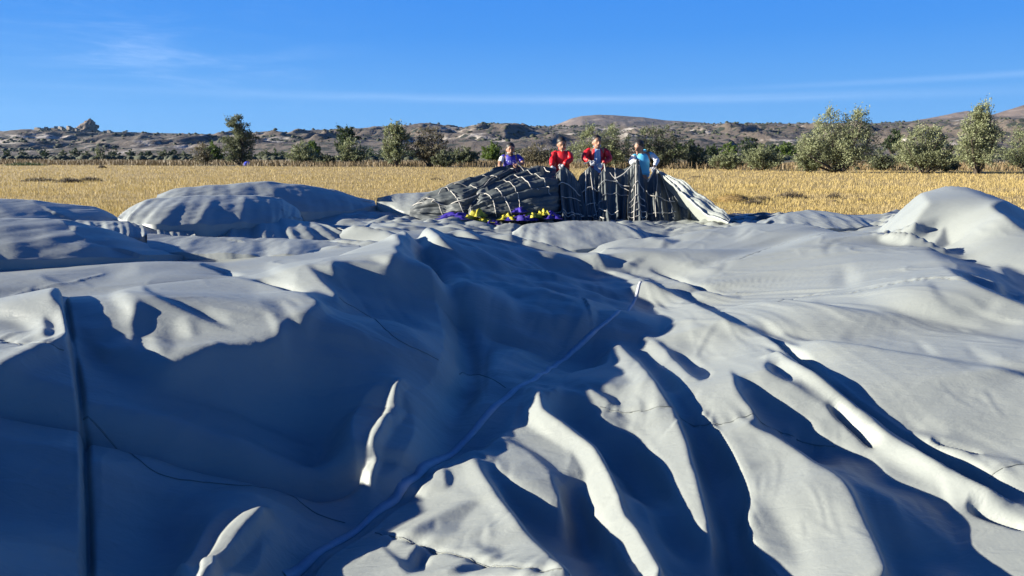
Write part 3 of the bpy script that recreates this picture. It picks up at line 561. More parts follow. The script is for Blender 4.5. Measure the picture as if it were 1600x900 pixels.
# slab edges on the right: the nearer slab lies a little higher (line runs left to right, nearer side is the right-hand one = negative)
for t_, c_, h_ in ((6, [0, 568, 200, 590, 480, 616, 660, 640, 830, 658], .05), (9, [60, 104, 220, 142, 400, 172, 560, 188, 700, 204, 900, 228, 1100, 254, 1300, 280], .045)):
    relief(t_, c_, lambda d, q: h_ / (1 + np.exp(np.clip(d / (.010 * CUR[0]), -30, 30))) * np.exp(np.minimum(d, 0) / .4), 1.4, .4)
Z_ = enforce(S_, YR, Z_)
def lift(t, c, extra=.004, f=2):       # a fold edge that stands up out of the shade and catches the sun
    global Z_
    poly = pts(t, c); x0, y0 = (poly.min(0) - 12).astype(int); x1, y1 = (poly.max(0) + 12).astype(int); m = blur(fill_mask(poly, x0, y0, x1 - x0, y1 - y0).astype(float), f)
    u, v = projr(XR, YR, Z_); low = np.minimum.accumulate(v, axis=0); i = np.clip(u - x0, 0, x1 - x0 - 1).astype(int); j = np.clip(v - y0, 0, y1 - y0 - 1).astype(int)
    k = m[j, i] * (v <= low + 1.5) * (u > x0) * (u < x1 - 1) * (v > y0) * (v < y1 - 1)
    w = Z_ + TAN * XR; top = np.maximum.accumulate(np.where(k > .05, -9, w), axis=1); wide = blur(k, 16); wide = np.clip(wide / max(wide.max(), 1e-6) * 1.8, 0, 1)
    Z_ = Z_ + wide * np.clip(top - w - .012, 0, .25); w = Z_ + TAN * XR; top = np.maximum.accumulate(np.where(k > .05, -9, w), axis=1); dx = np.gradient(XR, axis=1); rampx = np.zeros(len(k)); ramp = np.zeros_like(k)
    for q in range(k.shape[1]): rampx = np.where(k[:, q] > .1, rampx + dx[:, q], 0); ramp[:, q] = rampx
    Z_ = Z_ + blur(k * np.clip(top - w + extra + .46 * ramp, 0, .12), 1)
# crumpled heap in front of the men
def worley(P, seeds):
    f1 = np.full(len(P), 9e9); f2 = f1.copy()
    for s in seeds:
        d = np.hypot(*(P - s[:2]).T) * s[2]; lt = d < f1
        f2 = np.where(lt, f1, np.minimum(f2, d)); f1 = np.where(lt, d, f1)
    return f1, f2
def crumple(x0, x1, y0, y1, n, amp, soft_, ang, stretch, seed):
    m = (X_ > x0) & (X_ < x1) & (Y_ > y0) & (Y_ < y1); P = np.stack([X_[m], Y_[m]], 1); r_ = np.random.default_rng(seed)
    ca, sa = math.cos(ang), math.sin(ang); Q = np.stack([(P[:, 0] * ca + P[:, 1] * sa) / stretch, -P[:, 0] * sa + P[:, 1] * ca], 1)
    sx = r_.uniform(x0, x1, n); sy = r_.uniform(y0, y1, n); seeds = np.stack([(sx * ca + sy * sa) / stretch, -sx * sa + sy * ca, r_.uniform(.8, 1.25, n)], 1)
    f1, f2 = worley(Q, seeds); cell = math.sqrt((x1 - x0) * (y1 - y0) / n / stretch)
    h = np.clip((f2 - f1) / cell, 0, 1.2)
    tilt = np.sin(P[:, 0] * 5 / cell * .3 + seed) * .3
    w = np.clip(np.minimum.reduce([P[:, 0] - x0, x1 - P[:, 0], P[:, 1] - y0, y1 - P[:, 1]]) / soft_, 0, 1)
    Z_[m] += amp * w * (h + tilt * h)
crumple(-3.4, 6.6, 11.2, 15.2, 420, .09, .5, .5, 1.8, 3); crumple(-2.6, 4.6, 9.6, 13.5, 120, .10, .6, -.3, 2.2, 5); crumple(-7, -1.6, 8.6, 12.6, 40, .03, .7, .15, 3.0, 8)
# stitched seams: little puckers along the thread
SEAMS = [(0, [130, 655, 165, 675, 200, 705, 235, 742, 265, 752, 300, 750, 345, 755, 370, 766, 430, 766, 455, 775, 490, 805, 540, 828], .3), (4, [520, 540, 640, 600, 760, 690, 850, 790, 930, 850, 1030, 893, 1130, 915, 1160, 950], .3),
         (7, [1270, 340, 1340, 325, 1430, 350, 1500, 390, 1560, 425], .3), (10, [745, 632, 900, 662, 1080, 712, 1300, 772, 1450, 820, 1600, 850, 1780, 865, 1960, 895], 1.1),
         (8, [550, 545, 640, 572, 720, 580, 830, 560, 940, 540, 1000, 552, 1100, 620, 1180, 675, 1240, 685, 1310, 655, 1400, 605, 1460, 595, 1540, 610, 1600, 642, 1750, 720, 1860, 768, 2020, 790], 1.0),
         (6, [60, 575, 250, 522, 450, 520, 550, 510, 650, 480, 760, 455, 900, 435, 1050, 415, 1150, 425, 1250, 440], 1.0), (6, [-180, 300, 0, 232, 150, 190, 350, 140], .8), (12, [1380, 292, 1400, 260, 1480, 215, 1640, 190], .6),
         (1, [-40, 520, 60, 530, 140, 542, 230, 560, 320, 578, 400, 590], 1.2)]
SEAM_LINES = [on_cloth(t, c, .02) for t, c, k in SEAMS]
for (t, c, k), L in zip(SEAMS, SEAM_LINES):
    jj, ii, d, sg, tt = line_dist(L, .16)
    ln = np.linalg.norm(np.diff(L, axis=0), axis=1).sum(); q = tt * ln
    pk = np.sin(q * 95 + 2 * np.sin(q * 13)) * (.6 + .4 * np.sin(q * 31 + 1)) * np.exp(-d / .045) + .7 * np.sin(q * 41 + 3 * np.sin(q * 7) + sg) * np.exp(-d / .09)
    Z_[jj, ii] += k * (.0045 * pk - .006 * np.exp(-(d / .012) ** 2)) * ends(tt, .05)
# tension folds fanning out from the gathered middle, and small pressed creases
def fan(u, v, amp, freq, seed, side, rmax, pw=2.0):
    w0 = hit(u, v); dx, dy = X_ - w0[0], Y_ - w0[1]; rr_ = np.hypot(dx, dy); th = np.arctan2(dy, dx)
    n = pn(th * freq + .35 * np.sin(rr_ * 1.1 + seed), rr_ * .22 + seed, seed, 3, ridged=True)
    n = np.clip((n - .45) / .5, 0, 1) ** pw
    return amp * n * np.clip(rr_ / 1.2, 0, 1) * np.clip((rmax - rr_) / (rmax * .4), 0, 1) * side(th, dx, dy)
Z_ += fan(985, 430, .011, 11, 3, lambda th, dx, dy: np.clip((dx + .25) / .3, 0, 1) * (YR < 7), 4.6) + fan(1000, 400, .007, 7, 8, lambda th, dx, dy: np.clip(dx / .5, 0, 1), 6.0)
Z_ -= fan(760, 640, .028, 6, 5, lambda th, dx, dy: np.clip((dy + .1) / .4, 0, 1) * (dx < .6), 3.2) * np.clip(k_ * 1.5, 0, 1)
Z_ += fan(240, 330, .006, 7, 13, lambda th, dx, dy: (YR > 5.5) * 1.0, 7.0)
def creases(n, seed):
    r_ = np.random.default_rng(seed)
    for q in range(n):
        u = r_.uniform(20, 1580); v = 345 + 530 * r_.random() ** .8; w = hit(u, v); y = w[1]; sc = y / FPX
        if u > 900 or v > 560 + .2 * u: ang = math.atan2(w[1] - 6.0, w[0] - 1.1) + r_.normal(0, .35)
        else: ang = r_.uniform(-.9, .5)
        L = r_.uniform(25, 130) * sc * 1.3; wd = r_.uniform(4.5, 7.5) * sc; a = wd * r_.uniform(.07, .18) * r_.choice([-1, 1]); rad = L * .6 + wd * 4
        if k_[min(max(int(np.searchsorted(YR[:, 0], unturn(w[0], w[1])[1])), 0), NY - 1), 0] > 2: continue
        xr, yr = unturn(w[0], w[1]); j0, j1 = np.searchsorted(YR[:, 0], [yr - rad, yr + rad]); i0, i1 = np.searchsorted(S_[0], [(xr - rad) / yr, (xr + rad) / yr])
        if j1 - j0 < 2 or i1 - i0 < 2: continue
        X, Y = X_[j0:j1, i0:i1], Y_[j0:j1, i0:i1]; ca, sa = math.cos(ang), math.sin(ang); t = ((X - w[0]) * ca + (Y - w[1]) * sa) / (L / 2); d = -(X - w[0]) * sa + (Y - w[1]) * ca - .12 * L * t * t * r_.uniform(-1, 1)
        Z_[j0:j1, i0:i1] += a * np.exp(-(d / wd) ** 2) * np.clip(1 - t * t, 0, 1) - a * .5 * np.exp(-((d - 1.6 * wd) / (1.5 * wd)) ** 2) * np.clip(1 - t * t, 0, 1)
creases(260, 17)
lift(*SHARD_1, f=1); lift(*SHARD_2, f=1)
# fine wrinkles: long shallow ones and small pressed creases
def fbm_np(x, y, seed, octv=4):
    r_ = np.random.default_rng(seed); out = 0; a = 1.0; f = 1.0
    for o in range(octv):
        th = r_.uniform(0, 6.28, 5); ph = r_.uniform(0, 6.28, 5); k = r_.uniform(.7, 1.4, 5) * f
        wx = x + .35 / f * np.sin(y * f * 1.7 + ph[0]); wy = y + .35 / f * np.sin(x * f * 1.3 + ph[1])
        out = out + a * sum(np.sin(wx * k[i] * math.cos(th[i]) * 3 + wy * k[i] * math.sin(th[i]) * 3 + ph[i]) for i in range(5)) / 5
        a *= .5; f *= 2.1
    return out
nz = fbm_np(X_, Y_, 11, 4); msk = np.clip(fbm_np(X_, Y_, 23, 2) * 1.2 + .5, 0, 1)
Z_ += .003 * nz * msk
rdg = 1 - np.abs(fbm_np(X_ * 1.3 + Y_ * .4, Y_ * 1.1, 31, 3)) * 2.2; rdg = np.clip(rdg, 0, 1) ** 6
Z_ += .006 * rdg * np.clip(fbm_np(X_, Y_, 41, 2) * 1.5 + .3, 0, 1) * np.clip(Y_ / 4, .4, 1.4)
# outline of the cloth: it ends at the stubble
FAR_S = np.linspace(-1.4, 1.4, 400)
FAR = np.interp(SW, [-1.3, -.62, -.50, -.42, -.2, 0, .29, .40, .60, 1.3], [11.6, 11.4, 12.6, 15.6, 15.6, 15.2, 15.3, 15.6, 15.6, 14.5]) + .18 * np.sin(SW * 40) + .1 * np.sin(SW * 97 + 1)
edge = np.clip((FAR - Y_) / .5, 0, 1); Z_ = .004 + np.maximum(Z_ - .004, 0.012) * (edge * edge * (3 - 2 * edge)) ** .6

def mat(name, col=(.5, .5, .5), rough=.7, **kw):
    m = bpy.data.materials.new(name); m.use_nodes = True; b = m.node_tree.nodes['Principled BSDF']
    b.inputs['Base Color'].default_value = (*col, 1); b.inputs['Roughness'].default_value = rough
    for k, v in kw.items(): b.inputs[k].default_value = v
    return m
def nd(m, typ, **inp):
    n = m.node_tree.nodes.new(typ)
    for k, v in inp.items():
        k = int(k[1:]) if k[0] == '_' and k[1:].isdigit() else k
        n.inputs[k].default_value = v
    return n
def varied(name, c1, c2, scale, rough=.7, bump=0, bscale=None, detail=6, lo=.35, hi=.65, coord='Object', stretch=(1, 1, 1), bdist=.01, **kw):
    """two-tone noise colour with an optional fine bump"""
    m = mat(name, c1, rough, **kw); nt = m.node_tree; b = nt.nodes['Principled BSDF']
    tc = nd(m, 'ShaderNodeTexCoord'); mp = nd(m, 'ShaderNodeMapping'); mp.inputs['Scale'].default_value = stretch; nt.links.new(tc.outputs[coord], mp.inputs[0])
    n = nd(m, 'ShaderNodeTexNoise', Scale=scale, Detail=detail); nt.links.new(mp.outputs[0], n.inputs['Vector'])
    r = nd(m, 'ShaderNodeMapRange', **{'From Min': lo, 'From Max': hi}); nt.links.new(n.outputs[0], r.inputs[0])
    mx = nd(m, 'ShaderNodeMix'); mx.data_type = 'RGBA'; mx.inputs[6].default_value = (*c1, 1); mx.inputs[7].default_value = (*c2, 1)
    nt.links.new(r.outputs[0], mx.inputs[0]); nt.links.new(mx.outputs[2], b.inputs['Base Color'])
    if bump:
        n2 = nd(m, 'ShaderNodeTexNoise', Scale=bscale or scale * 5, Detail=4); nt.links.new(mp.outputs[0], n2.inputs['Vector'])
        bp = nd(m, 'ShaderNodeBump', Strength=bump, Distance=bdist); nt.links.new(n2.outputs[0], bp.inputs['Height']); nt.links.new(bp.outputs[0], b.inputs['Normal'])
    return m
M_CLOTH = varied('light_grey_cloth', (.282, .304, .282), (.243, .263, .248), 1.6, .5, bump=.22, bscale=75, bdist=.003, lo=.3, hi=.7)
def wrinkle_bump(m):
    nt = m.node_tree; b = nt.nodes['Principled BSDF']; tc = nd(m, 'ShaderNodeTexCoord'); old = b.inputs['Normal'].links[0].from_socket
    mp = nd(m, 'ShaderNodeMapping'); mp.inputs['Rotation'].default_value = (0, 0, .6); mp.inputs['Scale'].default_value = (9, 26, 20); nt.links.new(tc.outputs['Object'], mp.inputs[0])
    n = nd(m, 'ShaderNodeTexNoise', Scale=1.0, Detail=5, Distortion=.8); nt.links.new(mp.outputs[0], n.inputs['Vector'])
    bp = nd(m, 'ShaderNodeBump', Strength=.30, Distance=.012); nt.links.new(n.outputs[0], bp.inputs['Height']); nt.links.new(old, bp.inputs['Normal']); nt.links.new(bp.outputs[0], b.inputs['Normal'])
wrinkle_bump(M_CLOTH)
M_CHECK = varied('dark_grey_print', (.045, .048, .05), (.06, .062, .062), 2, .6)
M_TAPE = varied('webbing_tape', (.43, .45, .48), (.38, .40, .43), 30, .6, bump=.3, bscale=300, bdist=.002)
M_THREAD = mat('seam_thread', (.175, .188, .175), .8)
envelope = empty('balloon_envelope', (0, 6, 0))
tag(envelope, 'huge light grey deflated balloon cloth lying in folds across the whole foreground', 'balloon cloth')
def cloth_mesh():
    keep = (Y_[:-1, :-1] < FAR[:-1, :-1]) & (Y_[1:, 1:] < FAR[1:, 1:] + .05) & (Y_[:-1, :-1] > .6) & (np.abs(SW[:-1, :-1]) < 1.35)
    idx = np.arange(NS * NY).reshape(NY, NS)
    F = np.stack([idx[:-1, :-1], idx[:-1, 1:], idx[1:, 1:], idx[1:, :-1]], -1)[keep]
    V = np.stack([X_, Y_ - 6, Z_], -1).reshape(-1, 3)
    # the cloth goes on to both sides beyond the modelled folds
    rows = np.nonzero(keep.any(1))[0]; ex, ef = [], []; n0 = len(V)
    for sg in (-1, 1):
        cols = [np.nonzero(keep[r])[0][0 if sg < 0 else -1] + (1 if sg > 0 else 0) for r in rows]; rr_ = [(r, c) for r, c in zip(rows, cols) if abs(SW[r, c]) > 1.25 and Y_[r, c] < 11]
        if len(rr_) < 8: continue
        rr_ = rr_[::4]; m_ = 14
        for q in range(m_ + 1):
            t = q / m_
            for r, c in rr_:
                x, y, z = X_[r, c], Y_[r, c], Z_[r, c]; xx = x + sg * t * 4.5; b = .28 + .16 * mnoise.noise(Vector((xx * .5, y * .5, 3))) + .05 * mnoise.noise(Vector((xx * 1.7, y * 1.7, 8)))
                w = t; ex.append((xx, y - 6, (z * (1 - w) + b * w) * (1 if t < .93 else .05) - (.004 if q == 0 else 0)))
        k = len(rr_); o0 = n0 + len(ex) - (m_ + 1) * k
        for q in range(m_):
            for a in range(k - 1):
                f = (o0 + q * k + a, o0 + (q + 1) * k + a, o0 + (q + 1) * k + a + 1, o0 + q * k + a + 1); ef.append(f if sg > 0 else f[::-1])
    if ex: V = np.concatenate([V, np.array(ex)]); F = np.concatenate([F, np.array(ef)])
    used = np.zeros(len(V), bool); used[F.ravel()] = True; new = np.cumsum(used) - 1
    me = mesh_np('fabric', V[used], new[F], True)
    me.materials.append(M_CLOTH); me.materials.append(M_CHECK)
    c = V[F].mean(1); cx, cy = c[:, 0], c[:, 1] + 6
    a = (cx * .94 + cy * .34) / .42; b = (-cx * .34 + cy * .94) / .62
    chk = ((np.floor(a) + np.floor(b)) % 2 == 0) & (cx > 3.9) & (cx < 6.1) & (cy > 13.0) & (cy < 15.0)
    me.polygons.foreach_set('material_index', chk.astype(np.int32)); me.update()
    return me
link('fabric', cloth_mesh(), envelope)
def ribbon(name, L, w, lift, mt, thick=.002, dash=None):
    """flat band lying on the cloth along a line"""
    d = np.gradient(L[:, :2], axis=0); d /= np.maximum(np.linalg.norm(d, axis=1, keepdims=True), 1e-9); n = np.stack([-d[:, 1], d[:, 0]], 1) * w / 2
    V, F = [], []
    for k, (p, q) in enumerate(zip(L[:, :2] + n, L[:, :2] - n)):
        m_ = (p + q) / 2; zz = [float(zat(*p)), float(zat(*m_)), float(zat(*q))]; zt = max(zz[1], (zz[0] + zz[2]) / 2)
        for (x, y), z in ((p, max(zz[0], zt - .01)), (q, max(zz[2], zt - .01))): V.append((x, y, z + lift)); 
        for (x, y), z in ((p, max(zz[0], zt - .01)), (q, max(zz[2], zt - .01))): V.append((x, y, z + lift - thick))
    for k in range(len(L) - 1):
        if dash and (k % dash[0]) >= dash[1]: continue
        a = 4 * k; b = a + 4
        F += [(a, a + 1, b + 1, b), (a + 2, b + 2, b + 3, a + 3), (a, b, b + 2, a + 2), (a + 1, a + 3, b + 3, b + 1)]
    V = np.array(V); V[:, 1] -= 6
    return link(name, mesh_np(name, V, F), envelope, mt)
for (t, c, k), L in zip(SEAMS, SEAM_LINES): ribbon('seam_thread', L, .0026, .002, M_THREAD, .0015)
tape_line = on_cloth(10, [190, 905, 400, 760, 560, 640, 700, 560, 860, 430, 950, 340, 1020, 250, 1180, 160, 1360, 0, 1600, -270, 1710, -300, 1900, -440, 2070, -590, 2160, -660, 2260, -740, 2300, -800, 2360, -830, 2390, -880, 2402, -940], .03)
tape = ribbon('seam_tape', tape_line, .027, .002, M_TAPE, .002); tag(tape, 'pale webbing tape running diagonally across the shaded valley of the cloth')
# ------------------------------------------------------------------ ground, hills, haze
def edge_y(x): return 88.0 - .38 * x                    # far edge of the stubble field
M_GROUND = mat('field_soil', (.2, .15, .07), .95)
def ground_material():
    m = M_GROUND; nt = m.node_tree; b = nt.nodes['Principled BSDF']
    geo = nd(m, 'ShaderNodeNewGeometry'); sp = nd(m, 'ShaderNodeSeparateXYZ'); nt.links.new(geo.outputs['Position'], sp.inputs[0])
    def mth(op, a, c=None):
        n = nd(m, 'ShaderNodeMath'); n.operation = op
        for i, v in enumerate((a, c)):
            if v is None: continue
            if isinstance(v, (int, float)): n.inputs[i].default_value = v
            else: nt.links.new(v, n.inputs[i])
        return n.outputs[0]
    def noise(scale, det, st=(1, 1, 1)):
        mp = nd(m, 'ShaderNodeMapping'); mp.inputs['Scale'].default_value = st; nt.links.new(geo.outputs['Position'], mp.inputs[0])
        n = nd(m, 'ShaderNodeTexNoise', Scale=scale, Detail=det); nt.links.new(mp.outputs[0], n.inputs['Vector']); return n.outputs[0]
    def mixc(f, a, c):
        n = nd(m, 'ShaderNodeMix'); n.data_type = 'RGBA'
        if isinstance(f, (int, float)): n.inputs[0].default_value = f
        else: nt.links.new(f, n.inputs[0])
        for i, v in ((6, a), (7, c)):
            if isinstance(v, tuple): n.inputs[i].default_value = (*v, 1)
            else: nt.links.new(v, n.inputs[i])
        return n.outputs[2]
    def rng_(x, lo, hi):
        n = nd(m, 'ShaderNodeMapRange', **{'From Min': lo, 'From Max': hi}); n.interpolation_type = 'SMOOTHSTEP'; nt.links.new(x, n.inputs[0]); return n.outputs[0]
    straw = mixc(rng_(noise(3.0, 8), .35, .7), (.40, .285, .095), (.22, .155, .06)); straw = mixc(rng_(noise(.35, 4, (1, 2.5, 1)), .5, .72), straw, (.20, .14, .055))
    far = mixc(rng_(noise(.03, 6), .4, .62), (.13, .105, .055), (.055, .062, .028)); far = mixc(rng_(noise(.008, 4, (1, 3, 1)), .52, .68), far, (.23, .18, .10))
    d = mth('ADD', sp.outputs[1], mth('MULTIPLY', sp.outputs[0], .38))
    c = mixc(rng_(mth('ADD', d, mth('MULTIPLY', noise(.2, 3), 6.0)), 89.0, 93.0), straw, far)
    nt.links.new(c, b.inputs['Base Color'])
    bp = nd(m, 'ShaderNodeBump', Strength=.8, Distance=.06); nt.links.new(noise(6, 8), bp.inputs['Height']); nt.links.new(bp.outputs[0], b.inputs['Normal'])
ground_material()
def build_ground():
    xs = np.concatenate([-np.geomspace(6000, 4, 40), np.linspace(-3, 3, 7), np.geomspace(4, 6000, 40)]); ys = np.concatenate([[-300, -60, -10], np.geomspace(1, 6200, 70)])
    X, Y = np.meshgrid(xs, ys); far = np.clip((Y - 60) / 200, 0, 1) * np.clip((900 - Y) / 400, 0, 1)
    Z = -.004 + far * .25 * np.sin(X / 37) * np.sin(Y / 61 + 1) - np.clip((Y - 700) / 600, 0, 1) * 6
    V = np.stack([X, Y, Z], -1).reshape(-1, 3); n = len(xs); i = np.arange(len(V)).reshape(Y.shape)
    F = np.stack([i[:-1, :-1], i[:-1, 1:], i[1:, 1:], i[1:, :-1]], -1).reshape(-1, 4)
    tag(link('ground', mesh_np('ground', V, F, True), None, M_GROUND), kind='structure')
build_ground()
def hill_mat(name, soil, pale, dark, s, bush=.45):
    m = mat(name, soil, .95); nt = m.node_tree; b = nt.nodes['Principled BSDF']; geo = nd(m, 'ShaderNodeNewGeometry')
    def noise(scale, det, st=(1, 1, 1)):
        mp = nd(m, 'ShaderNodeMapping'); mp.inputs['Scale'].default_value = st; nt.links.new(geo.outputs['Position'], mp.inputs[0])
        n = nd(m, 'ShaderNodeTexNoise', Scale=scale, Detail=det, Roughness=.65); nt.links.new(mp.outputs[0], n.inputs['Vector']); return n.outputs[0]
    def rng_(x, lo, hi):
        n = nd(m, 'ShaderNodeMapRange', **{'From Min': lo, 'From Max': hi}); n.interpolation_type = 'SMOOTHSTEP'; nt.links.new(x, n.inputs[0]); return n.outputs[0]
    def mixc(f, a, c):
        n = nd(m, 'ShaderNodeMix'); n.data_type = 'RGBA'; nt.links.new(f, n.inputs[0])
        for i, v in ((6, a), (7, c)):
            if isinstance(v, tuple): n.inputs[i].default_value = (*v, 1)
            else: nt.links.new(v, n.inputs[i])
        return n.outputs[2]
    c = mixc(rng_(noise(.006 / s, 7), .4, .62), soil, tuple(x * .72 for x in soil))
    c = mixc(rng_(noise(.011 / s, 8, (1, 1, 3)), .55, .66), c, pale)
    vo = nd(m, 'ShaderNodeTexVoronoi', Scale=.055 / s); nt.links.new(geo.outputs['Position'], vo.inputs['Vector'])
    f = nd(m, 'ShaderNodeMath'); f.operation = 'ADD'; nt.links.new(vo.outputs['Distance'], f.inputs[0])
    g = nd(m, 'ShaderNodeMath'); g.operation = 'MULTIPLY'; g.inputs[1].default_value = 1.2; nt.links.new(noise(.009 / s, 4), g.inputs[0]); nt.links.new(g.outputs[0], f.inputs[1])
    inv = nd(m, 'ShaderNodeMapRange', **{'From Min': bush + .42, 'From Max': bush + .30}); nt.links.new(f.outputs[0], inv.inputs[0])
    c = mixc(inv.outputs[0], c, dark)
    nt.links.new(c, b.inputs['Base Color'])
    bp = nd(m, 'ShaderNodeBump', Strength=1.0, Distance=6 * s); nt.links.new(noise(.03 / s, 6), bp.inputs['Height']); nt.links.new(bp.outputs[0], b.inputs['Normal'])
    return m
def build_hill(name, sky, y0, ytop, y1, material, foot=0, rough=1.0, gully=1.0, ustep=3, seed=1, power=1.0):
    """ridge seen from the field: skyline rows per pixel column, foot at y0, crest near ytop"""
    u = np.arange(sky[0][0], sky[-1][0] + 1, ustep); v = np.interp(u, [a for a, b in sky], [b for a, b in sky])
    ys = np.concatenate([np.linspace(y0, ytop, 70), np.linspace(ytop, y1, 14)[1:]])
    U, Yg = np.meshgrid(u, ys); Xg = (U - 800) / FPX * ytop * (.55 + .45 * Yg / ytop)
    H = CAM_H + (HORIZON - v)[None, :] / FPX * ytop
    t = np.clip((Yg - y0) / (ytop - y0), 0, 1); back = np.clip((Yg - ytop) / (y1 - ytop), 0, 1)
    sc = 1 / (ytop * .085); wx = Xg + ytop * .05 * pn(Xg * sc * 2, Yg * sc * 2, seed + 3, 2); wy = Yg + ytop * .09 * pn(Xg * sc * 1.6 + 5, Yg * sc, seed + 4, 2)
    rg = pn(wx * sc, wy * sc * .55, seed, 7, gain=.55, ridged=True) - .55; lowf = pn(Xg * sc * .35, Yg * sc * .4, seed + 5, 3) - .5
    prof = t ** power * (1 - .35 * t * (1 - t)) 
    # terraces: eroded banks with steep faces
    ter = prof + .10 * np.sin(prof * 19 + lowf * 9) * t * (1 - t) * 2
    hh = H * ter + H * (.9 * gully * rg + .5 * rough * lowf) * np.sin(np.pi * np.clip(t, 0, 1)) ** .7 * (1 - .75 * t ** 3)
    crest = H * .03 * rough * (pn(U / 11.0, Yg * 0, seed + 9, 4) - .5)
    Z = np.where(Yg <= ytop, hh + crest * t, (H + crest) * (1 - back) - 20 * back) + foot
    if name == 'hill_range': Z = Z * 1
    V = np.stack([Xg, Yg, Z], -1).reshape(-1, 3); i = np.arange(len(V)).reshape(U.shape)
    F = np.stack([i[:-1, :-1], i[:-1, 1:], i[1:, 1:], i[1:, :-1]], -1).reshape(-1, 4)
    o = link(name, mesh_np(name, V, F, True), None, material); tag(o, kind='structure'); return (U, Yg, Xg, Z)
HM1 = hill_mat('eroded_hillside', (.125, .10, .078), (.42, .38, .33), (.018, .024, .016), 1.0, .62)
HM2 = hill_mat('far_mountain', (.15, .115, .095), (.2, .16, .135), (.05, .05, .04), 2.2, .36)
SKY1 = [(-260, 216), (-60, 215), (0, 214), (60, 212), (85, 208), (105, 207), (125, 206), (160, 206), (180, 207), (250, 209), (340, 211), (400, 209), (450, 209), (500, 207), (600, 204), (700, 202), (800, 199), (860, 199), (900, 199), (1000, 198), (1050, 195), (1150, 195),
        (1250, 195), (1330, 196), (1400, 192), (1450, 188), (1500, 185), (1560, 184), (1600, 183), (1700, 182), (1860, 184)]
hill1 = build_hill('hill_range', SKY1, 700, 1900, 2600, HM1, seed=2)
build_hill('mesa', [(800, 207), (850, 202), (872, 195), (890, 188), (905, 184), (930, 182), (960, 183), (1000, 186), (1030, 190), (1080, 193), (1160, 200), (1220, 206)], 3600, 4700, 5600, HM2, gully=.5, rough=.4, seed=7)
build_hill('mountain', [(1340, 204), (1400, 193), (1440, 186), (1475, 179), (1492, 176), (1508, 181), (1530, 182), (1550, 176), (1575, 168), (1600, 164), (1660, 158), (1760, 160), (1900, 170)], 2300, 3400, 4300, HM2, gully=.7, rough=.5, seed=12)
build_hill('mountain', [(-300, 204), (-80, 203), (-20, 209), (0, 206), (12, 205), (30, 208), (48, 212), (90, 220)], 2700, 3600, 4300, HM2, gully=.6, rough=.5, seed=15)
def hill_z(px, y):                    # height of the near range by lookup
    U, Yg, Xg, Z = hill1; j = np.argmin(abs(Yg[:, 0] - y)); i = np.argmin(abs(Xg[j] - px)); return Z[j, i]
# rock castle crowning the left hill
M_ROCK = varied('tuff_rock', (.20, .15, .115), (.10, .08, .066), .05, .95, bump=1.0, bscale=.2, bdist=3)
def rock_castle():
    y = 1870.0; c = at_y(143, 205, y); prof = [(-34, 207), (-22, 202), (-18, 198), (-15, 194), (-11, 193), (-8, 190), (-3, 187.5), (1, 187), (4, 189), (6, 192), (9, 196), (10, 202), (18, 207)]
    n = 48; rows = 16; V = []; s = y / FPX
    for r in range(rows + 1):
        k = r / rows
        for a in range(n):
            th = 2 * math.pi * a / n; cx = math.cos(th)
            # half widths at this level from the profile, left and right
            lev = 208 - 21.0 * k
            L = [p for p, q in prof if q <= lev] or [0, 1]; lo, hi = min(L), max(L); mid = (lo + hi) / 2; hw = (hi - lo) / 2
            w = 1 + .34 * (mnoise.noise(Vector((cx * 2.5, math.sin(th) * 2.5, k * 5))) ) + .1 * mnoise.noise(Vector((cx * 7, math.sin(th) * 7, k * 14)))
            V.append(((mid + hw * cx * w) * s, hw * .8 * math.sin(th) * w * s, (24 * k - 3) * s))
    F = [(r * n + a, r * n + (a + 1) % n, (r + 1) * n + (a + 1) % n, (r + 1) * n + a) for r in range(rows) for a in range(n)]
    o = link('rock_outcrop', mesh_np('rock_outcrop', V, F), None, M_ROCK); o.location = (c[0], y, CAM_H + (HORIZON - 208) * s)
    tag(o, 'tall jagged rock tower crowning the hill at the far left of the skyline', 'rock')
rock_castle()
M_HOUSE = varied('tuff_houses', (.26, .225, .185), (.18, .155, .13), .08, .9); M_PANE = mat('dark_window', (.03, .035, .04), .3)
def village():
    r_ = random.Random(5); base = None
    def house_mesh(w, d, h):
        bm = bmesh.new()
        def bx(x0, x1, y0, y1, z0, z1):
            vs = [bm.verts.new(p) for p in ((x0, y0, z0), (x1, y0, z0), (x1, y1, z0), (x0, y1, z0), (x0, y0, z1), (x1, y0, z1), (x1, y1, z1), (x0, y1, z1))]
            for f in ((0, 1, 5, 4), (1, 2, 6, 5), (2, 3, 7, 6), (3, 0, 4, 7), (4, 5, 6, 7)): bm.faces.new([vs[i] for i in f])
        bx(-w / 2, w / 2, -d / 2, d / 2, -4, h); bx(-w / 2 + .4, w * .1, -d / 2 + .4, d / 2 - .4, h, h + 2.4); bx(-w / 2 - .2, w / 2 + .2, -d / 2 - .2, d / 2 + .2, h - .5, h - .2)
        me = bpy.data.meshes.new('house'); bm.to_mesh(me); bm.free(); me.materials.append(M_HOUSE); return me
    kinds = [house_mesh(12, 9, 6), house_mesh(9, 9, 8), house_mesh(16, 10, 5)]
    spots = [(62, 213), (70, 212), (78, 211), (84, 209), (90, 211), (95, 207), (100, 210), (104, 206), (108, 208), (113, 206), (118, 207), (123, 205), (110, 212), (98, 214), (88, 215), (128, 208), (120, 212), (76, 216), (166, 207), (172, 209), (205, 210), (212, 209), (225, 211), (238, 210)]
    for u, v in spots:
        y = 1840 - (v - 203) * 20; p = at_y(u, v, y)
        o = link('house', kinds[r_.randrange(3)]); o.location = (p[0], y, max(hill_z(p[0], y) - 1, p[2] - 14)); o.rotation_euler.z = r_.uniform(-.5, .5)
        tag(o, 'small pale flat roofed village house on the hill around the rock tower', 'house', 'village houses on the left hill')
village()
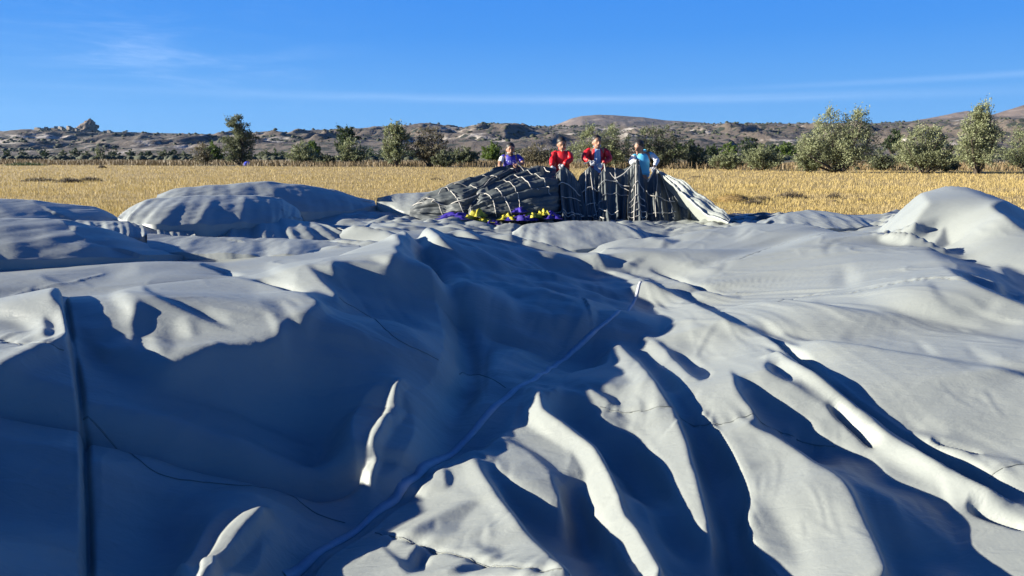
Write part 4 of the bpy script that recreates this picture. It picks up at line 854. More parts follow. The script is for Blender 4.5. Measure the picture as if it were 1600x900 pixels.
# ------------------------------------------------------------------ trees and shrubs
M_BARK = varied('grey_brown_bark', (.075, .058, .042), (.045, .036, .028), 6, .95, bump=.6, bscale=30)
def leaf_mat(name, a, b, tr=.38, patch=None):
    m = mat(name, a, .6); nt = m.node_tree; p = nt.nodes['Principled BSDF']
    geo = nd(m, 'ShaderNodeNewGeometry'); mx = nd(m, 'ShaderNodeMix'); mx.data_type = 'RGBA'; mx.inputs[6].default_value = (*a, 1); mx.inputs[7].default_value = (*b, 1)
    nt.links.new(geo.outputs['Random Per Island'], mx.inputs[0]); nt.links.new(mx.outputs[2], p.inputs['Base Color'])
    col = mx.outputs[2]
    if patch:
        mp = nd(m, 'ShaderNodeMapping'); mp.inputs['Scale'].default_value = (.22, .75, 1); nt.links.new(geo.outputs['Position'], mp.inputs[0]); nz_ = nd(m, 'ShaderNodeTexNoise', Scale=1.0, Detail=5); nt.links.new(mp.outputs[0], nz_.inputs['Vector'])
        mr = nd(m, 'ShaderNodeMapRange', **{'From Min': .46, 'From Max': .64}); nt.links.new(nz_.outputs[0], mr.inputs[0]); m2 = nd(m, 'ShaderNodeMix'); m2.data_type = 'RGBA'; m2.inputs[7].default_value = (*patch, 1); nt.links.new(mr.outputs[0], m2.inputs[0]); nt.links.new(col, m2.inputs[6]); col = m2.outputs[2]; nt.links.new(col, p.inputs['Base Color'])
    t = nd(m, 'ShaderNodeBsdfTranslucent'); nt.links.new(col, t.inputs[0]); ms = nd(m, 'ShaderNodeMixShader', _0=tr)
    nt.links.new(p.outputs[0], ms.inputs[1]); nt.links.new(t.outputs[0], ms.inputs[2]); nt.links.new(ms.outputs[0], nt.nodes['Material Output'].inputs['Surface'])
    return m
LEAF = {'olive': leaf_mat('silver_green_leaves', (.24, .268, .14), (.15, .172, .082)), 'tan': leaf_mat('dull_brown_leaves', (.18, .155, .09), (.11, .10, .058)),
        'dark': leaf_mat('dark_green_leaves', (.05, .08, .026), (.028, .046, .017)), 'bright': leaf_mat('fresh_green_leaves', (.13, .19, .03), (.07, .115, .02)),
        'pale': leaf_mat('pale_sage_leaves', (.30, .325, .18), (.19, .215, .108)), 'grey': leaf_mat('grey_green_leaves', (.15, .17, .09), (.09, .105, .055))}
def tube_np(P, r0, r1, k=5):
    P = np.asarray(P); n = len(P); d = np.gradient(P, axis=0); d /= np.maximum(np.linalg.norm(d, axis=1, keepdims=True), 1e-9)
    ref = np.where(abs(d[:, 2:3]) > .9, [[1., 0, 0]], [[0., 0, 1.]]); a = np.cross(d, ref); a /= np.maximum(np.linalg.norm(a, axis=1, keepdims=True), 1e-9); b = np.cross(d, a)
    th = np.arange(k) * 2 * math.pi / k; r = np.linspace(r0, r1, n)[:, None, None]
    V = P[:, None, :] + r * (np.cos(th)[None, :, None] * a[:, None, :] + np.sin(th)[None, :, None] * b[:, None, :])
    i = np.arange(n * k).reshape(n, k); F = np.stack([i[:-1], np.roll(i[:-1], -1, 1), np.roll(i[1:], -1, 1), i[1:]], -1).reshape(-1, 4)
    return V.reshape(-1, 3), F
class Acc:
    def __init__(s): s.V, s.F, s.n = [], [], 0
    def add(s, V, F): s.V.append(np.asarray(V)); s.F.append(np.asarray(F) + s.n); s.n += len(V)
    def mesh(s, name, smooth=True): return mesh_np(name, np.concatenate(s.V), np.concatenate(s.F), smooth)
def make_tree(name, loc, W, H, kind, label, cat='tree', leaves=4200, leaf=.16, lobes=None, dens=1.0, seed=0, group=None, stems=4, base=.05, wispy=.35):
    """multi stemmed tree: limbs fan out to twigs, leaves sit along the twigs. lobes: list of (x, z, rx, rz) in units of W and H"""
    leaves = int(leaves * 1.5); r_ = np.random.default_rng(seed + 100); wood = Acc(); root = empty(name, loc); tag(root, label, cat, group)
    lobes = lobes or [(-.22, .42, .26, .34), (.2, .40, .28, .34), (0, .66, .25, .32), (.05, .3, .38, .26)]
    ar = np.array([l[2] * l[3] for l in lobes]); ar /= ar.sum()
    tips = []; ntw = int(130 * dens); 
    starts = [(r_.uniform(-.06, .06) * W, r_.uniform(-.06, .06) * W) for _ in range(stems)]
    limbs = []
    for li, l in enumerate(lobes):
        for k in range(2):
            s = starts[(li + k) % stems]; e = np.array([l[0] * W + r_.uniform(-.1, .1) * W, r_.uniform(-.2, .2) * W, (l[1] + .1 * r_.uniform(-1, 1)) * H])
            p0 = np.array([s[0], s[1], -.1]); mid = p0 * .55 + e * .45 + np.array([0, 0, -.04 * H]) + r_.normal(0, .02, 3) * W
            t = np.linspace(0, 1, 7)[:, None]; P = (1 - t) ** 2 * p0 + 2 * t * (1 - t) * mid + t ** 2 * e
            wood.add(*tube_np(P, .022 * H ** .5 * W ** .5 * .9, .006 * H)); limbs.append(P)
    LV = []; LN = []
    for k in range(ntw):
        l = lobes[r_.choice(len(lobes), p=ar)]
        d = r_.normal(0, 1, 3); d /= np.linalg.norm(d); rad = r_.uniform(.35, 1.0) ** .6
        c = np.array([l[0] * W, 0, l[1] * H]); e = c + d * rad * np.array([l[2] * W, min(.42, l[2] * 1.1) * W, l[3] * H]); e[2] = max(e[2], base * H)
        P0 = limbs[r_.integers(len(limbs))]; q = P0[r_.integers(2, 7)]
        if np.linalg.norm(e - q) > .45 * max(W, H): q = c * .6 + e * .4
        t = np.linspace(0, 1, 4)[:, None]; mid = (q + e) / 2 + np.array([0, 0, .05 * H]); P = (1 - t) ** 2 * q + 2 * t * (1 - t) * mid + t ** 2 * e
        wood.add(*tube_np(P, .004 * H, .0015 * H, 3))
        nl = int(leaves / ntw); tt = r_.beta(2.2, 1.3, nl)[:, None]; pos = (1 - tt) ** 2 * q + 2 * tt * (1 - tt) * mid + tt ** 2 * e
        pos = pos + r_.normal(0, 1, (nl, 3)) * np.array([1, 1, .9]) * .032 * (W + H) / 2 * (1.15 - .45 * tt)
        out = (e - q); out = out / max(np.linalg.norm(out), 1e-6)
        # a few long shoots beyond the outline
        if r_.random() < wispy:
            m_ = nl // 6; sh = np.linspace(0, 1, m_)[:, None]; up = out * .5 + np.array([0, 0, .8]); pos[:m_] = e + up * sh * .09 * H + r_.normal(0, .012, (m_, 3)) * H
        LV.append(pos); LN.append(np.repeat(out[None], nl, 0))
    pos = np.concatenate(LV); pos[:, 2] = np.maximum(pos[:, 2], .08); out = np.concatenate(LN); n = len(pos)
    ax = out * .5 + r_.normal(0, .7, (n, 3)) + np.array([0, 0, .35]); ax /= np.linalg.norm(ax, axis=1, keepdims=True)
    sd_ = np.cross(ax, r_.normal(0, 1, (n, 3))); sd_ /= np.maximum(np.linalg.norm(sd_, axis=1, keepdims=True), 1e-9)
    ll = leaf * r_.uniform(.7, 1.35, (n, 1)); ww = ll * .42
    V = np.stack([pos - ax * ll / 2, pos + sd_ * ww / 2, pos + ax * ll / 2, pos - sd_ * ww / 2], 1).reshape(-1, 3); F = np.arange(n * 4).reshape(n, 4)
    link('trunk', wood.mesh('trunk'), root, M_BARK); link('crown', mesh_np('crown', V, F), root, LEAF[kind])
    return root
def plant(u, vb, u0, u1, vt, kind, label, y=None, **kw):
    y = y or FPX * CAM_H / (vb - HORIZON); p = at_y(u, vb, y); s = y / FPX
    W = (u1 - u0) * s; H = (vb - vt) * s; lf = kw.pop('leaf', 2.9) * s
    z = max(p[2], 0) if p[2] > .3 else -.05
    name = kw.pop('name', 'shrub'); cat = kw.pop('cat', 'shrub' if name == 'shrub' else 'tree')
    off = (u0 + u1) / 2 - u
    r = make_tree(name, (p[0] + off * s, y, z), W, H, kind, label, cat, leaf=lf, **kw); return r
G = 'silver green shrubs edging the field'
TALL = [(-.10, .72, .20, .26), (.02, .84, .16, .16), (-.22, .42, .22, .26), (.22, .48, .22, .28), (0, .3, .4, .28), (.12, .66, .2, .22)]
BROAD = [(-.28, .42, .2, .32), (-.12, .66, .2, .3), (.12, .7, .18, .3), (.3, .44, .2, .34), (.0, .32, .42, .28), (.2, .25, .3, .22)]
plant(378, 258, 343, 409, 180, 'grey', 'lone tall grey green tree standing left in the field edge, with dark trunk', name='tree', seed=1, lobes=[(-.02, .80, .27, .2), (.1, .62, .3, .16), (-.2, .5, .32, .13), (.24, .52, .26, .14), (-.26, .22, .2, .2), (.22, .24, .18, .2), (.05, .38, .25, .2)], leaves=5600, wispy=.2)
plant(321, 257, 297, 341, 219, 'tan', 'nearly bare brown shrub left of the lone tall tree', seed=2, leaves=1100, dens=.9, wispy=.6)
plant(337, 254, 316, 352, 221, 'bright', 'fresh green bush between bare shrub and lone tall tree', seed=3, leaves=2400, name='bush', cat='bush')
plant(476, 257, 443, 503, 219, 'olive', 'grey green shrub with bright bush behind it, right of lone tree', seed=4, leaves=3200)
plant(489, 249, 474, 505, 220, 'bright', 'bright green bush behind grey shrub right of the lone tree', seed=5, leaves=2200, name='bush', cat='bush')
plant(508, 258, 488, 528, 237, 'grey', 'low dark shrub between two taller grey green shrubs', seed=6, leaves=1800)
plant(546, 258, 521, 582, 214, 'olive', 'grey green shrub in front of dark round topped tree', seed=7, leaves=3600)
plant(540, 250, 517, 562, 196, 'dark', 'dark tree rising behind a grey green shrub, left of the men', name='tree', seed=8, leaves=2600, lobes=[(0, .78, .36, .2), (.2, .6, .4, .14), (-.1, .45, .3, .3)], base=.2)
plant(616, 260, 588, 648, 187, 'olive', 'tall pointed grey green tree left of the spreading brown tree', name='tree', seed=9, leaves=5200, lobes=TALL, wispy=.5)
plant(668, 260, 636, 706, 193, 'tan', 'spreading brownish half bare tree with fanned limbs', name='tree', seed=10, leaves=3600, lobes=BROAD, wispy=.6, dens=1.3)
plant(727, 259, 700, 752, 224, 'grey', 'dark grey green shrub right of the spreading brown tree', seed=11, leaves=3600)
plant(692, 261, 672, 716, 232, 'grey', 'low shaded shrub at the foot of the spreading brown tree', seed=31, leaves=2200)
plant(770, 254, 748, 797, 221, 'bright', 'bright green round bush behind the man in purple blue shirt', seed=12, leaves=3200, name='bush', cat='bush')
plant(838, 259, 798, 876, 221, 'tan', 'bare twiggy brown shrub between the first two men', seed=13, leaves=2300, dens=1.4, wispy=.6)
plant(936, 263, 884, 992, 192, 'olive', 'large grey green tree behind the man in open red jacket', name='tree', seed=14, leaves=7000, lobes=BROAD, dens=1.4)
plant(1018, 263, 970, 1078, 194, 'grey', 'large darker grey green tree behind the man in light blue', name='tree', seed=15, leaves=6500, lobes=BROAD, dens=1.4)
plant(1090, 263, 1060, 1118, 226, 'grey', 'low grey shrub right of the man in light blue', seed=16, leaves=2600)
plant(1140, 265, 1104, 1168, 230, 'olive', 'low grey green shrub left of a rounder pale shrub', seed=17, leaves=3200)
plant(1186, 266, 1148, 1228, 221, 'olive', 'rounded pale grey green shrub left of the big twin topped tree', seed=18, leaves=4200)
plant(1308, 269, 1240, 1372, 168, 'pale', 'big twin topped silver green tree at right of the field', name='tree', seed=19, leaves=11000, dens=2.0, wispy=.5,
      lobes=[(-.16, .74, .17, .26), (.17, .72, .18, .27), (-.3, .4, .2, .3), (.3, .42, .2, .32), (0, .45, .34, .34), (-.42, .22, .12, .2), (.1, .22, .36, .2)])
plant(1262, 269, 1238, 1288, 228, 'olive', 'low shrub at the left foot of the big twin topped tree', seed=32, leaves=2300)
plant(1372, 266, 1346, 1402, 230, 'grey', 'low shaded shrub right of the big twin topped tree', seed=20, leaves=2600)
plant(1443, 270, 1388, 1492, 191, 'pale', 'broad silver green tree between two taller trees at right', name='tree', seed=21, leaves=8500, dens=1.7, lobes=BROAD)
plant(1516, 271, 1480, 1566, 163, 'pale', 'tall wispy silver green tree second from the right edge', name='tree', seed=22, leaves=9000, dens=1.7, lobes=TALL, wispy=.6)
plant(1596, 269, 1548, 1668, 192, 'olive', 'silver green tree cut by the right edge of the picture', name='tree', seed=23, leaves=6500, dens=1.4, lobes=BROAD)
plant(1470, 268, 1458, 1500, 236, 'grey', 'low shrub under the broad silver tree at right', seed=24, leaves=1800)
for i, (u0, u1, vt, vb) in enumerate([(1046, 1074, 222, 245), (1064, 1096, 218, 246), (1090, 1130, 224, 247), (1120, 1156, 219, 247), (1146, 1194, 209, 248), (1188, 1222, 222, 248), (1206, 1250, 218, 248), (1236, 1280, 214, 250)]):
    plant((u0 + u1) / 2, vb, u0, u1, vt, 'dark' if i % 3 else 'bright', ['dark green tree far behind the shrubs, just right of the men', 'fresh green round tree standing second in the far dark row', 'dark tree in the far row above a low grey shrub', 'fresh green tree in the far row above the pale shrubs',
          'tallest dark tree of the far row right of the men', 'small dark tree right of the tallest in the far row', 'fresh green tree in far row left of the big twin topped tree', 'dark tree half hidden behind the big twin topped tree'][i] if False else
          ['dark far tree next to the man in light blue', 'dark round far tree above low grey shrubs', 'dark low far tree left of the tallest', 'bright far tree left of the tallest', 'tallest dark tree in the far row', 'small far tree just right of the tallest', 'bright far tree before the twin topped tree', 'dark far tree half behind the twin topped tree'][i],
          y=240 + 14 * i, name='tree', seed=40 + i, leaves=1700, dens=.6, wispy=.05, leaf=3.0, group='far row of green trees')
plant(1392, 240, 1374, 1414, 202, 'dark', 'dark green round tree behind, between the two big silver trees', y=190, name='tree', seed=52, leaves=2000, dens=.7, wispy=.05)
plant(640, 252, 560, 720, 232, 'dark', 'long dark hedge far behind the tall grey trees', y=260, name='hedge', cat='hedge', seed=53, leaves=3000, lobes=[(-.35, .45, .2, .5), (-.1, .4, .2, .5), (.15, .5, .2, .5), (.38, .4, .18, .5)], wispy=.05, leaf=3)
plant(425, 248, 400, 452, 236, 'dark', 'long low dark hedge far off right of the lone tree', y=300, name='hedge', cat='hedge', seed=54, leaves=1600, lobes=[(-.3, .45, .25, .5), (0, .4, .25, .5), (.3, .5, .25, .5)], wispy=.05, leaf=3)
plant(860, 250, 800, 900, 232, 'dark', 'low dark hedge far behind the first two men', y=260, name='hedge', cat='hedge', seed=55, leaves=2200, lobes=[(-.35, .45, .2, .5), (-.1, .4, .2, .5), (.15, .5, .2, .5), (.38, .4, .18, .5)], wispy=.05, leaf=3)
# small bushes dotted on the plain at the left
fb = [(160, 254, 22, 'grey'), (118, 247, 16, 'dark'), (72, 247, 12, 'dark'), (136, 249, 11, 'grey'), (180, 248, 15, 'dark'), (205, 246, 12, 'grey'), (222, 249, 11, 'dark'), (255, 250, 16, 'grey'), (272, 249, 15, 'dark'), (38, 246, 11, 'grey'), (290, 247, 12, 'grey'), (232, 245, 10, 'dark'), (98, 245, 10, 'grey'), (12, 247, 12, 'dark'), (430, 247, 14, 'dark'), (415, 252, 16, 'grey')]
ORD = 'first second third fourth fifth sixth seventh eighth ninth tenth eleventh twelfth thirteenth fourteenth fifteenth sixteenth'.split()
for i, (u, vb, w, kind) in enumerate(fb):
    plant(u, vb, u - w * .8, u + w * .8, vb - w * 1.1, kind, ('dark' if kind == 'dark' else 'grey green') + ' small bush on the far plain, ' + ORD[sorted(q[0] for q in fb).index(u)] + ' counting from the left edge', seed=70 + i, leaves=420, dens=.3, y=150 + (257 - vb) * 26, name='bush', cat='bush', group='bushes on the left plain', wispy=.05, leaf=2.6)
# countless scrub on the plain and hillsides, one object
def scrub():
    r_ = np.random.default_rng(3); n = 9000; A = Acc()
    u = r_.uniform(-120, 1720, n); y = np.concatenate([r_.uniform(190, 900, n // 2), r_.uniform(800, 1950, n - n // 2)])
    x = (u - 800) / FPX * y; U, Yg, Xg, Z = hill1
    Xh = (u - 800) / FPX * 1900 * (.55 + .45 * y / 1900)
    z = np.zeros(n); hm = y > 780; j = np.clip(np.searchsorted(Yg[:, 0], y), 0, 69); i = np.clip(((u + 260) / 3).astype(int), 0, Yg.shape[1] - 1)
    x = np.where(hm, Xg[j, i], x); z = np.where(hm, Z[j, i], 0); y = np.where(hm, Yg[j, i], y)
    rad = np.where(hm, r_.uniform(1.6, 3.6, n), r_.uniform(.7, 1.7, n)) ; dens = pn(x / 160, y / 160, 4, 3); keep = (dens > .47)
    ico = [(0, 0, 1), (.9, 0, .45), (.28, .85, .45), (-.72, .52, .45), (-.72, -.52, .45), (.28, -.85, .45), (0.8, .58, -.3), (-.3, .95, -.3), (-1, 0, -.3), (-.3, -.95, -.3), (.8, -.58, -.3)]
    fc = [(0, 1, 2), (0, 2, 3), (0, 3, 4), (0, 4, 5), (0, 5, 1), (1, 6, 2), (2, 7, 3), (3, 8, 4), (4, 9, 5), (5, 10, 1), (2, 6, 7), (3, 7, 8), (4, 8, 9), (5, 9, 10), (1, 10, 6)]
    ico = np.array(ico)
    for k in np.nonzero(keep)[0]:
        A.add(ico * rad[k] * r_.uniform(.7, 1.3, (11, 3)) * np.array([1.2, 1, .75]) + (x[k], y[k], z[k] + .3 * rad[k]), fc)
    tag(link('scrub', A.mesh('scrub', False), None, M_SCRUB), kind='stuff')
M_SCRUB = varied('scrub_foliage', (.055, .062, .032), (.025, .032, .017), 1.3, .9)
scrub()
# ------------------------------------------------------------------ stubble
M_STRAW = leaf_mat('straw', (.53, .405, .14), (.36, .265, .082), .3, (.37, .285, .13)); M_DRY = leaf_mat('dry_grass', (.22, .15, .062), (.13, .095, .045), .15); M_WEED = leaf_mat('dead_weeds', (.085, .062, .035), (.05, .038, .024), .05)
def far_lim(x, y): return np.interp(x / np.maximum(y, .1), [-1.3, -.62, -.50, -.42, -.2, 0, .29, .40, .60, 1.3], [11.6, 11.4, 12.6, 15.6, 15.6, 15.2, 15.3, 15.6, 15.6, 14.5])
def blades(name, x, y, h, w, lean, material, seed, kind='stuff', parent=None, z0=None, bend=0.):
    r_ = np.random.default_rng(seed); n = len(x); th = r_.uniform(0, math.pi, n); az = r_.uniform(0, 2 * math.pi, n); ln = np.abs(r_.normal(0, lean, n)) * h
    z0 = np.zeros(n) if z0 is None else z0
    dx, dy = np.cos(th) * w / 2, np.sin(th) * w / 2; tx, ty = x + np.cos(az) * ln, y + np.sin(az) * ln
    V = np.stack([np.stack([x - dx, y - dy, z0 - .01], 1), np.stack([x + dx, y + dy, z0 - .01], 1), np.stack([tx + dx * .4, ty + dy * .4, z0 + h], 1), np.stack([tx - dx * .4, ty - dy * .4, z0 + h * .96], 1)], 1).reshape(-1, 3)
    o = link(name, mesh_np(name, V, np.arange(4 * n).reshape(n, 4)), parent, material)
    if kind: tag(o, kind=kind)
    return o
def stubble():
    r_ = np.random.default_rng(9); n = 330000
    v = HORIZON + 9 + (r_.uniform(0, 1, n) ** 1.15) * 105; u = r_.uniform(-260, 1860, n); y = FPX * CAM_H / (v - HORIZON); x = (u - 800) / FPX * y
    x = x + r_.normal(0, .02, n); row = np.round(y / .16) * .16; y = np.where(r_.random(n) < .6, row + r_.normal(0, .02, n), y)
    ok = (y < edge_y(x) + 2) & (y > np.maximum(far_lim(x, y), 9) + .02)
    patch = .6 * pn(x / 2.2, y / 1.1, 3, 4) + .4 * pn(x / 9, y / 1.6, 6, 3); ok &= patch + r_.uniform(-.22, .22, n) > .42
    x, y, patch = x[ok], y[ok], patch[ok]; n = len(x)
    h = r_.uniform(.05, .14, n) * (.7 + .7 * patch) * np.clip(y / 30, .75, 1.15); w = np.maximum(r_.uniform(.006, .014, n), y / FPX * .55)
    blades('stubble', x, y, h, w, .35, M_STRAW, 2)
    # loose straw lying between the stalks
    m = 26000; v = HORIZON + 20 + r_.uniform(0, 1, m) * 80; u = r_.uniform(-200, 1800, m); y = FPX * CAM_H / (v - HORIZON); x = (u - 800) / FPX * y; ok = (y < 70) & (y > np.maximum(far_lim(x, y), 9) + .05); x, y = x[ok], y[ok]
    blades('loose_straw', x, y, r_.uniform(.02, .05, len(x)), np.maximum(.008, y / FPX * .5), 5.0, M_STRAW, 4)
    # taller wild grass along the far edge and in front of the shrubs
    k = 52000; u = r_.uniform(-260, 1860, k); ed = 88.0 / (1 + .38 * (u - 800) / FPX); y = ed * r_.uniform(.985, 1.5, k) ** 1.0; x = (u - 800) / FPX * y
    cl = pn(x / 7, y / 5, 8, 3); ok = cl > .40; x, y, cl = x[ok], y[ok], cl[ok]
    blades('dry_grass', x, y, r_.uniform(.25, .75, len(x)) * (.5 + cl) , y / FPX * r_.uniform(.6, 1.3, len(x)), .25, M_DRY, 5)
stubble()
def tuft(name, u, v, wpx, hpx, material, n, label, cat, group=None, flat=False, seed=0):
    y = FPX * CAM_H / (v - HORIZON); p = at_y(u, v, y); s = y / FPX; W, H = wpx * s, hpx * s; r_ = np.random.default_rng(seed)
    a = r_.uniform(0, 6.28, n); q = np.sqrt(r_.uniform(0, 1, n)); x = np.cos(a) * q * W / 2; yy = np.sin(a) * q * W / 3; hm = H * np.clip(1 - q ** 2, 0, 1)
    if flat: z0 = hm * r_.uniform(0, .9, n); hh = np.full(n, .05) + .03 * r_.random(n); ln = 4.0
    else: z0 = None; hh = np.maximum(hm, .03) * r_.uniform(.6, 1.1, n); ln = .5
    o = empty(name, (p[0], y, 0)); tag(o, label, cat, group); blades('stalks', x, yy, hh, np.full(n, max(.012, .6 * s)), ln, material, seed + 1, parent=o, z0=z0); return o
def mound(o, W, D, H, material, seed):
    n, m = 20, 7; V = []
    for r in range(m + 1):
        k = r / m
        for a in range(n):
            th = 2 * math.pi * a / n; q = math.cos(k * math.pi / 2) * (1 + .2 * mnoise.noise(Vector((math.cos(th) * 2, math.sin(th) * 2, seed))))
            V.append((W / 2 * q * math.cos(th), D / 2 * q * math.sin(th), H * math.sin(k * math.pi / 2) * (1 + .15 * mnoise.noise(Vector((math.cos(th) * 3, math.sin(th) * 3, k * 3 + seed)))) - .02))
    F = [(r * n + a, r * n + (a + 1) % n, (r + 1) * n + (a + 1) % n, (r + 1) * n + a) for r in range(m) for a in range(n)]
    return link('heap', mesh_np('heap', V, F, True), o, material)
M_STRAWHEAP = varied('matted_straw', (.30, .20, .075), (.2, .135, .055), 14, .95, bump=1, bscale=60, bdist=.03); M_CLOD = varied('dry_clod', (.12, .085, .052), (.08, .06, .04), 8, .95, bump=1, bscale=30, bdist=.03)
t_ = tuft('straw_heap', 1146, 314, 62, 17, M_STRAW, 1500, 'heap of loose golden straw just right of the gathered dark cloth', 'straw heap', flat=True, seed=3); mound(t_, 1.15, .9, .27, M_STRAWHEAP, 2)
for i, (u, v, w, h, lb) in enumerate([(1236, 308, 60, 12, 'wide dark weed patch in stubble right of the straw heap'), (1190, 312, 40, 9, 'dark stalks standing in for the shadow right of the straw heap'), (1303, 308, 26, 11, 'small dark weed tuft behind the far edge of cloth'), (1178, 318, 40, 9, 'dark weeds along the edge of the cloth by the straw heap'),  # second entry: dark stalks put in as the straw heap's shadow
                                      (680, 280, 22, 4, 'low dark weed patch alone in the stubble left of the men'), (62, 282, 60, 7, 'low dark weeds at far left of stubble'), (108, 284, 44, 9, 'dark broken weeds left in stubble, middle of the three'), (142, 282, 40, 8, 'dark weeds right end of the left weed patch'),
                                      (160, 262, 14, 5, 'tiny weed tuft near the left field edge'), (1560, 320, 24, 7, 'brown weed tuft behind the big pale dome of cloth'), (1090, 276, 22, 3, 'thin dark weed streak near the far shrubs'), (40, 258, 70, 6, 'green weed strip at the left field edge')]):
    tuft('weed_patch', u, v, w, h, M_WEED if i != 11 else LEAF['dark'], 700 if w > 30 else 300, lb, 'weeds', 'weed patches in the stubble', seed=20 + i)
for i, (u, v, w, lb) in enumerate([(1303, 315, 16, 'grey clod lying in stubble in front of small weed tuft'), (1345, 312, 16, 'brown clod in stubble left of the big pale dome'), (1260, 316, 9, 'small clod between weeds and grey clod')]):
    y = FPX * CAM_H / (v - HORIZON); p = at_y(u, v, y); e = empty('soil_clod', (p[0], y, 0)); tag(e, lb, 'clod', 'clods in the stubble'); mound(e, w * y / FPX, w * y / FPX * .7, .10 * w / 16, M_CLOD, i + 4).name = 'lump'
# blue bundle by the lone tree
def blue_bundle():
    p = at_z(389, 258.5, 0); s = p[1] / FPX; bm = bmesh.new(); bmesh.ops.create_icosphere(bm, subdivisions=3, radius=1)
    for v in bm.verts:
        n = mnoise.noise(v.co * 2.3) * .35 + mnoise.noise(v.co * 5) * .15; v.co *= 1 + n; v.co.x *= 5 * s; v.co.y *= 3 * s; v.co.z = v.co.z * 3.4 * s + 2.8 * s + (.9 * s * v.co.x / s * .3)
    me = bpy.data.meshes.new('blue_bag'); bm.to_mesh(me); bm.free(); o = link('blue_bag', me, None, mat('blue_plastic', (.02, .05, .5), .4)); o.location = (p[0], p[1] - 1, 0)
    tag(o, 'crumpled bright blue plastic bag at the foot of the lone tall tree', 'bag')
blue_bundle()

# ------------------------------------------------------------------ air
def haze():
    x, y0, y1, z0, z1 = 6300.0, -400.0, 6500.0, -60.0, 420.0
    V = [(-x, y0, z0), (x, y0, z0), (x, y1, z0), (-x, y1, z0), (-x, y0, z1), (x, y0, z1), (x, y1, z1), (-x, y1, z1)]
    o = link('haze', mesh_np('haze', V, [(0, 3, 2, 1), (4, 5, 6, 7), (0, 1, 5, 4), (1, 2, 6, 5), (2, 3, 7, 6), (3, 0, 4, 7)])); m = bpy.data.materials.new('air'); m.use_nodes = True; nt = m.node_tree; nt.nodes.clear()
    out = nt.nodes.new('ShaderNodeOutputMaterial'); v = nt.nodes.new('ShaderNodeVolumePrincipled'); v.inputs['Density'].default_value = .00002; v.inputs['Color'].default_value = (.36, .62, 1, 1); v.inputs['Anisotropy'].default_value = .2
    nt.links.new(v.outputs[0], out.inputs['Volume']); o.data.materials.append(m); tag(o, kind='stuff')
haze()
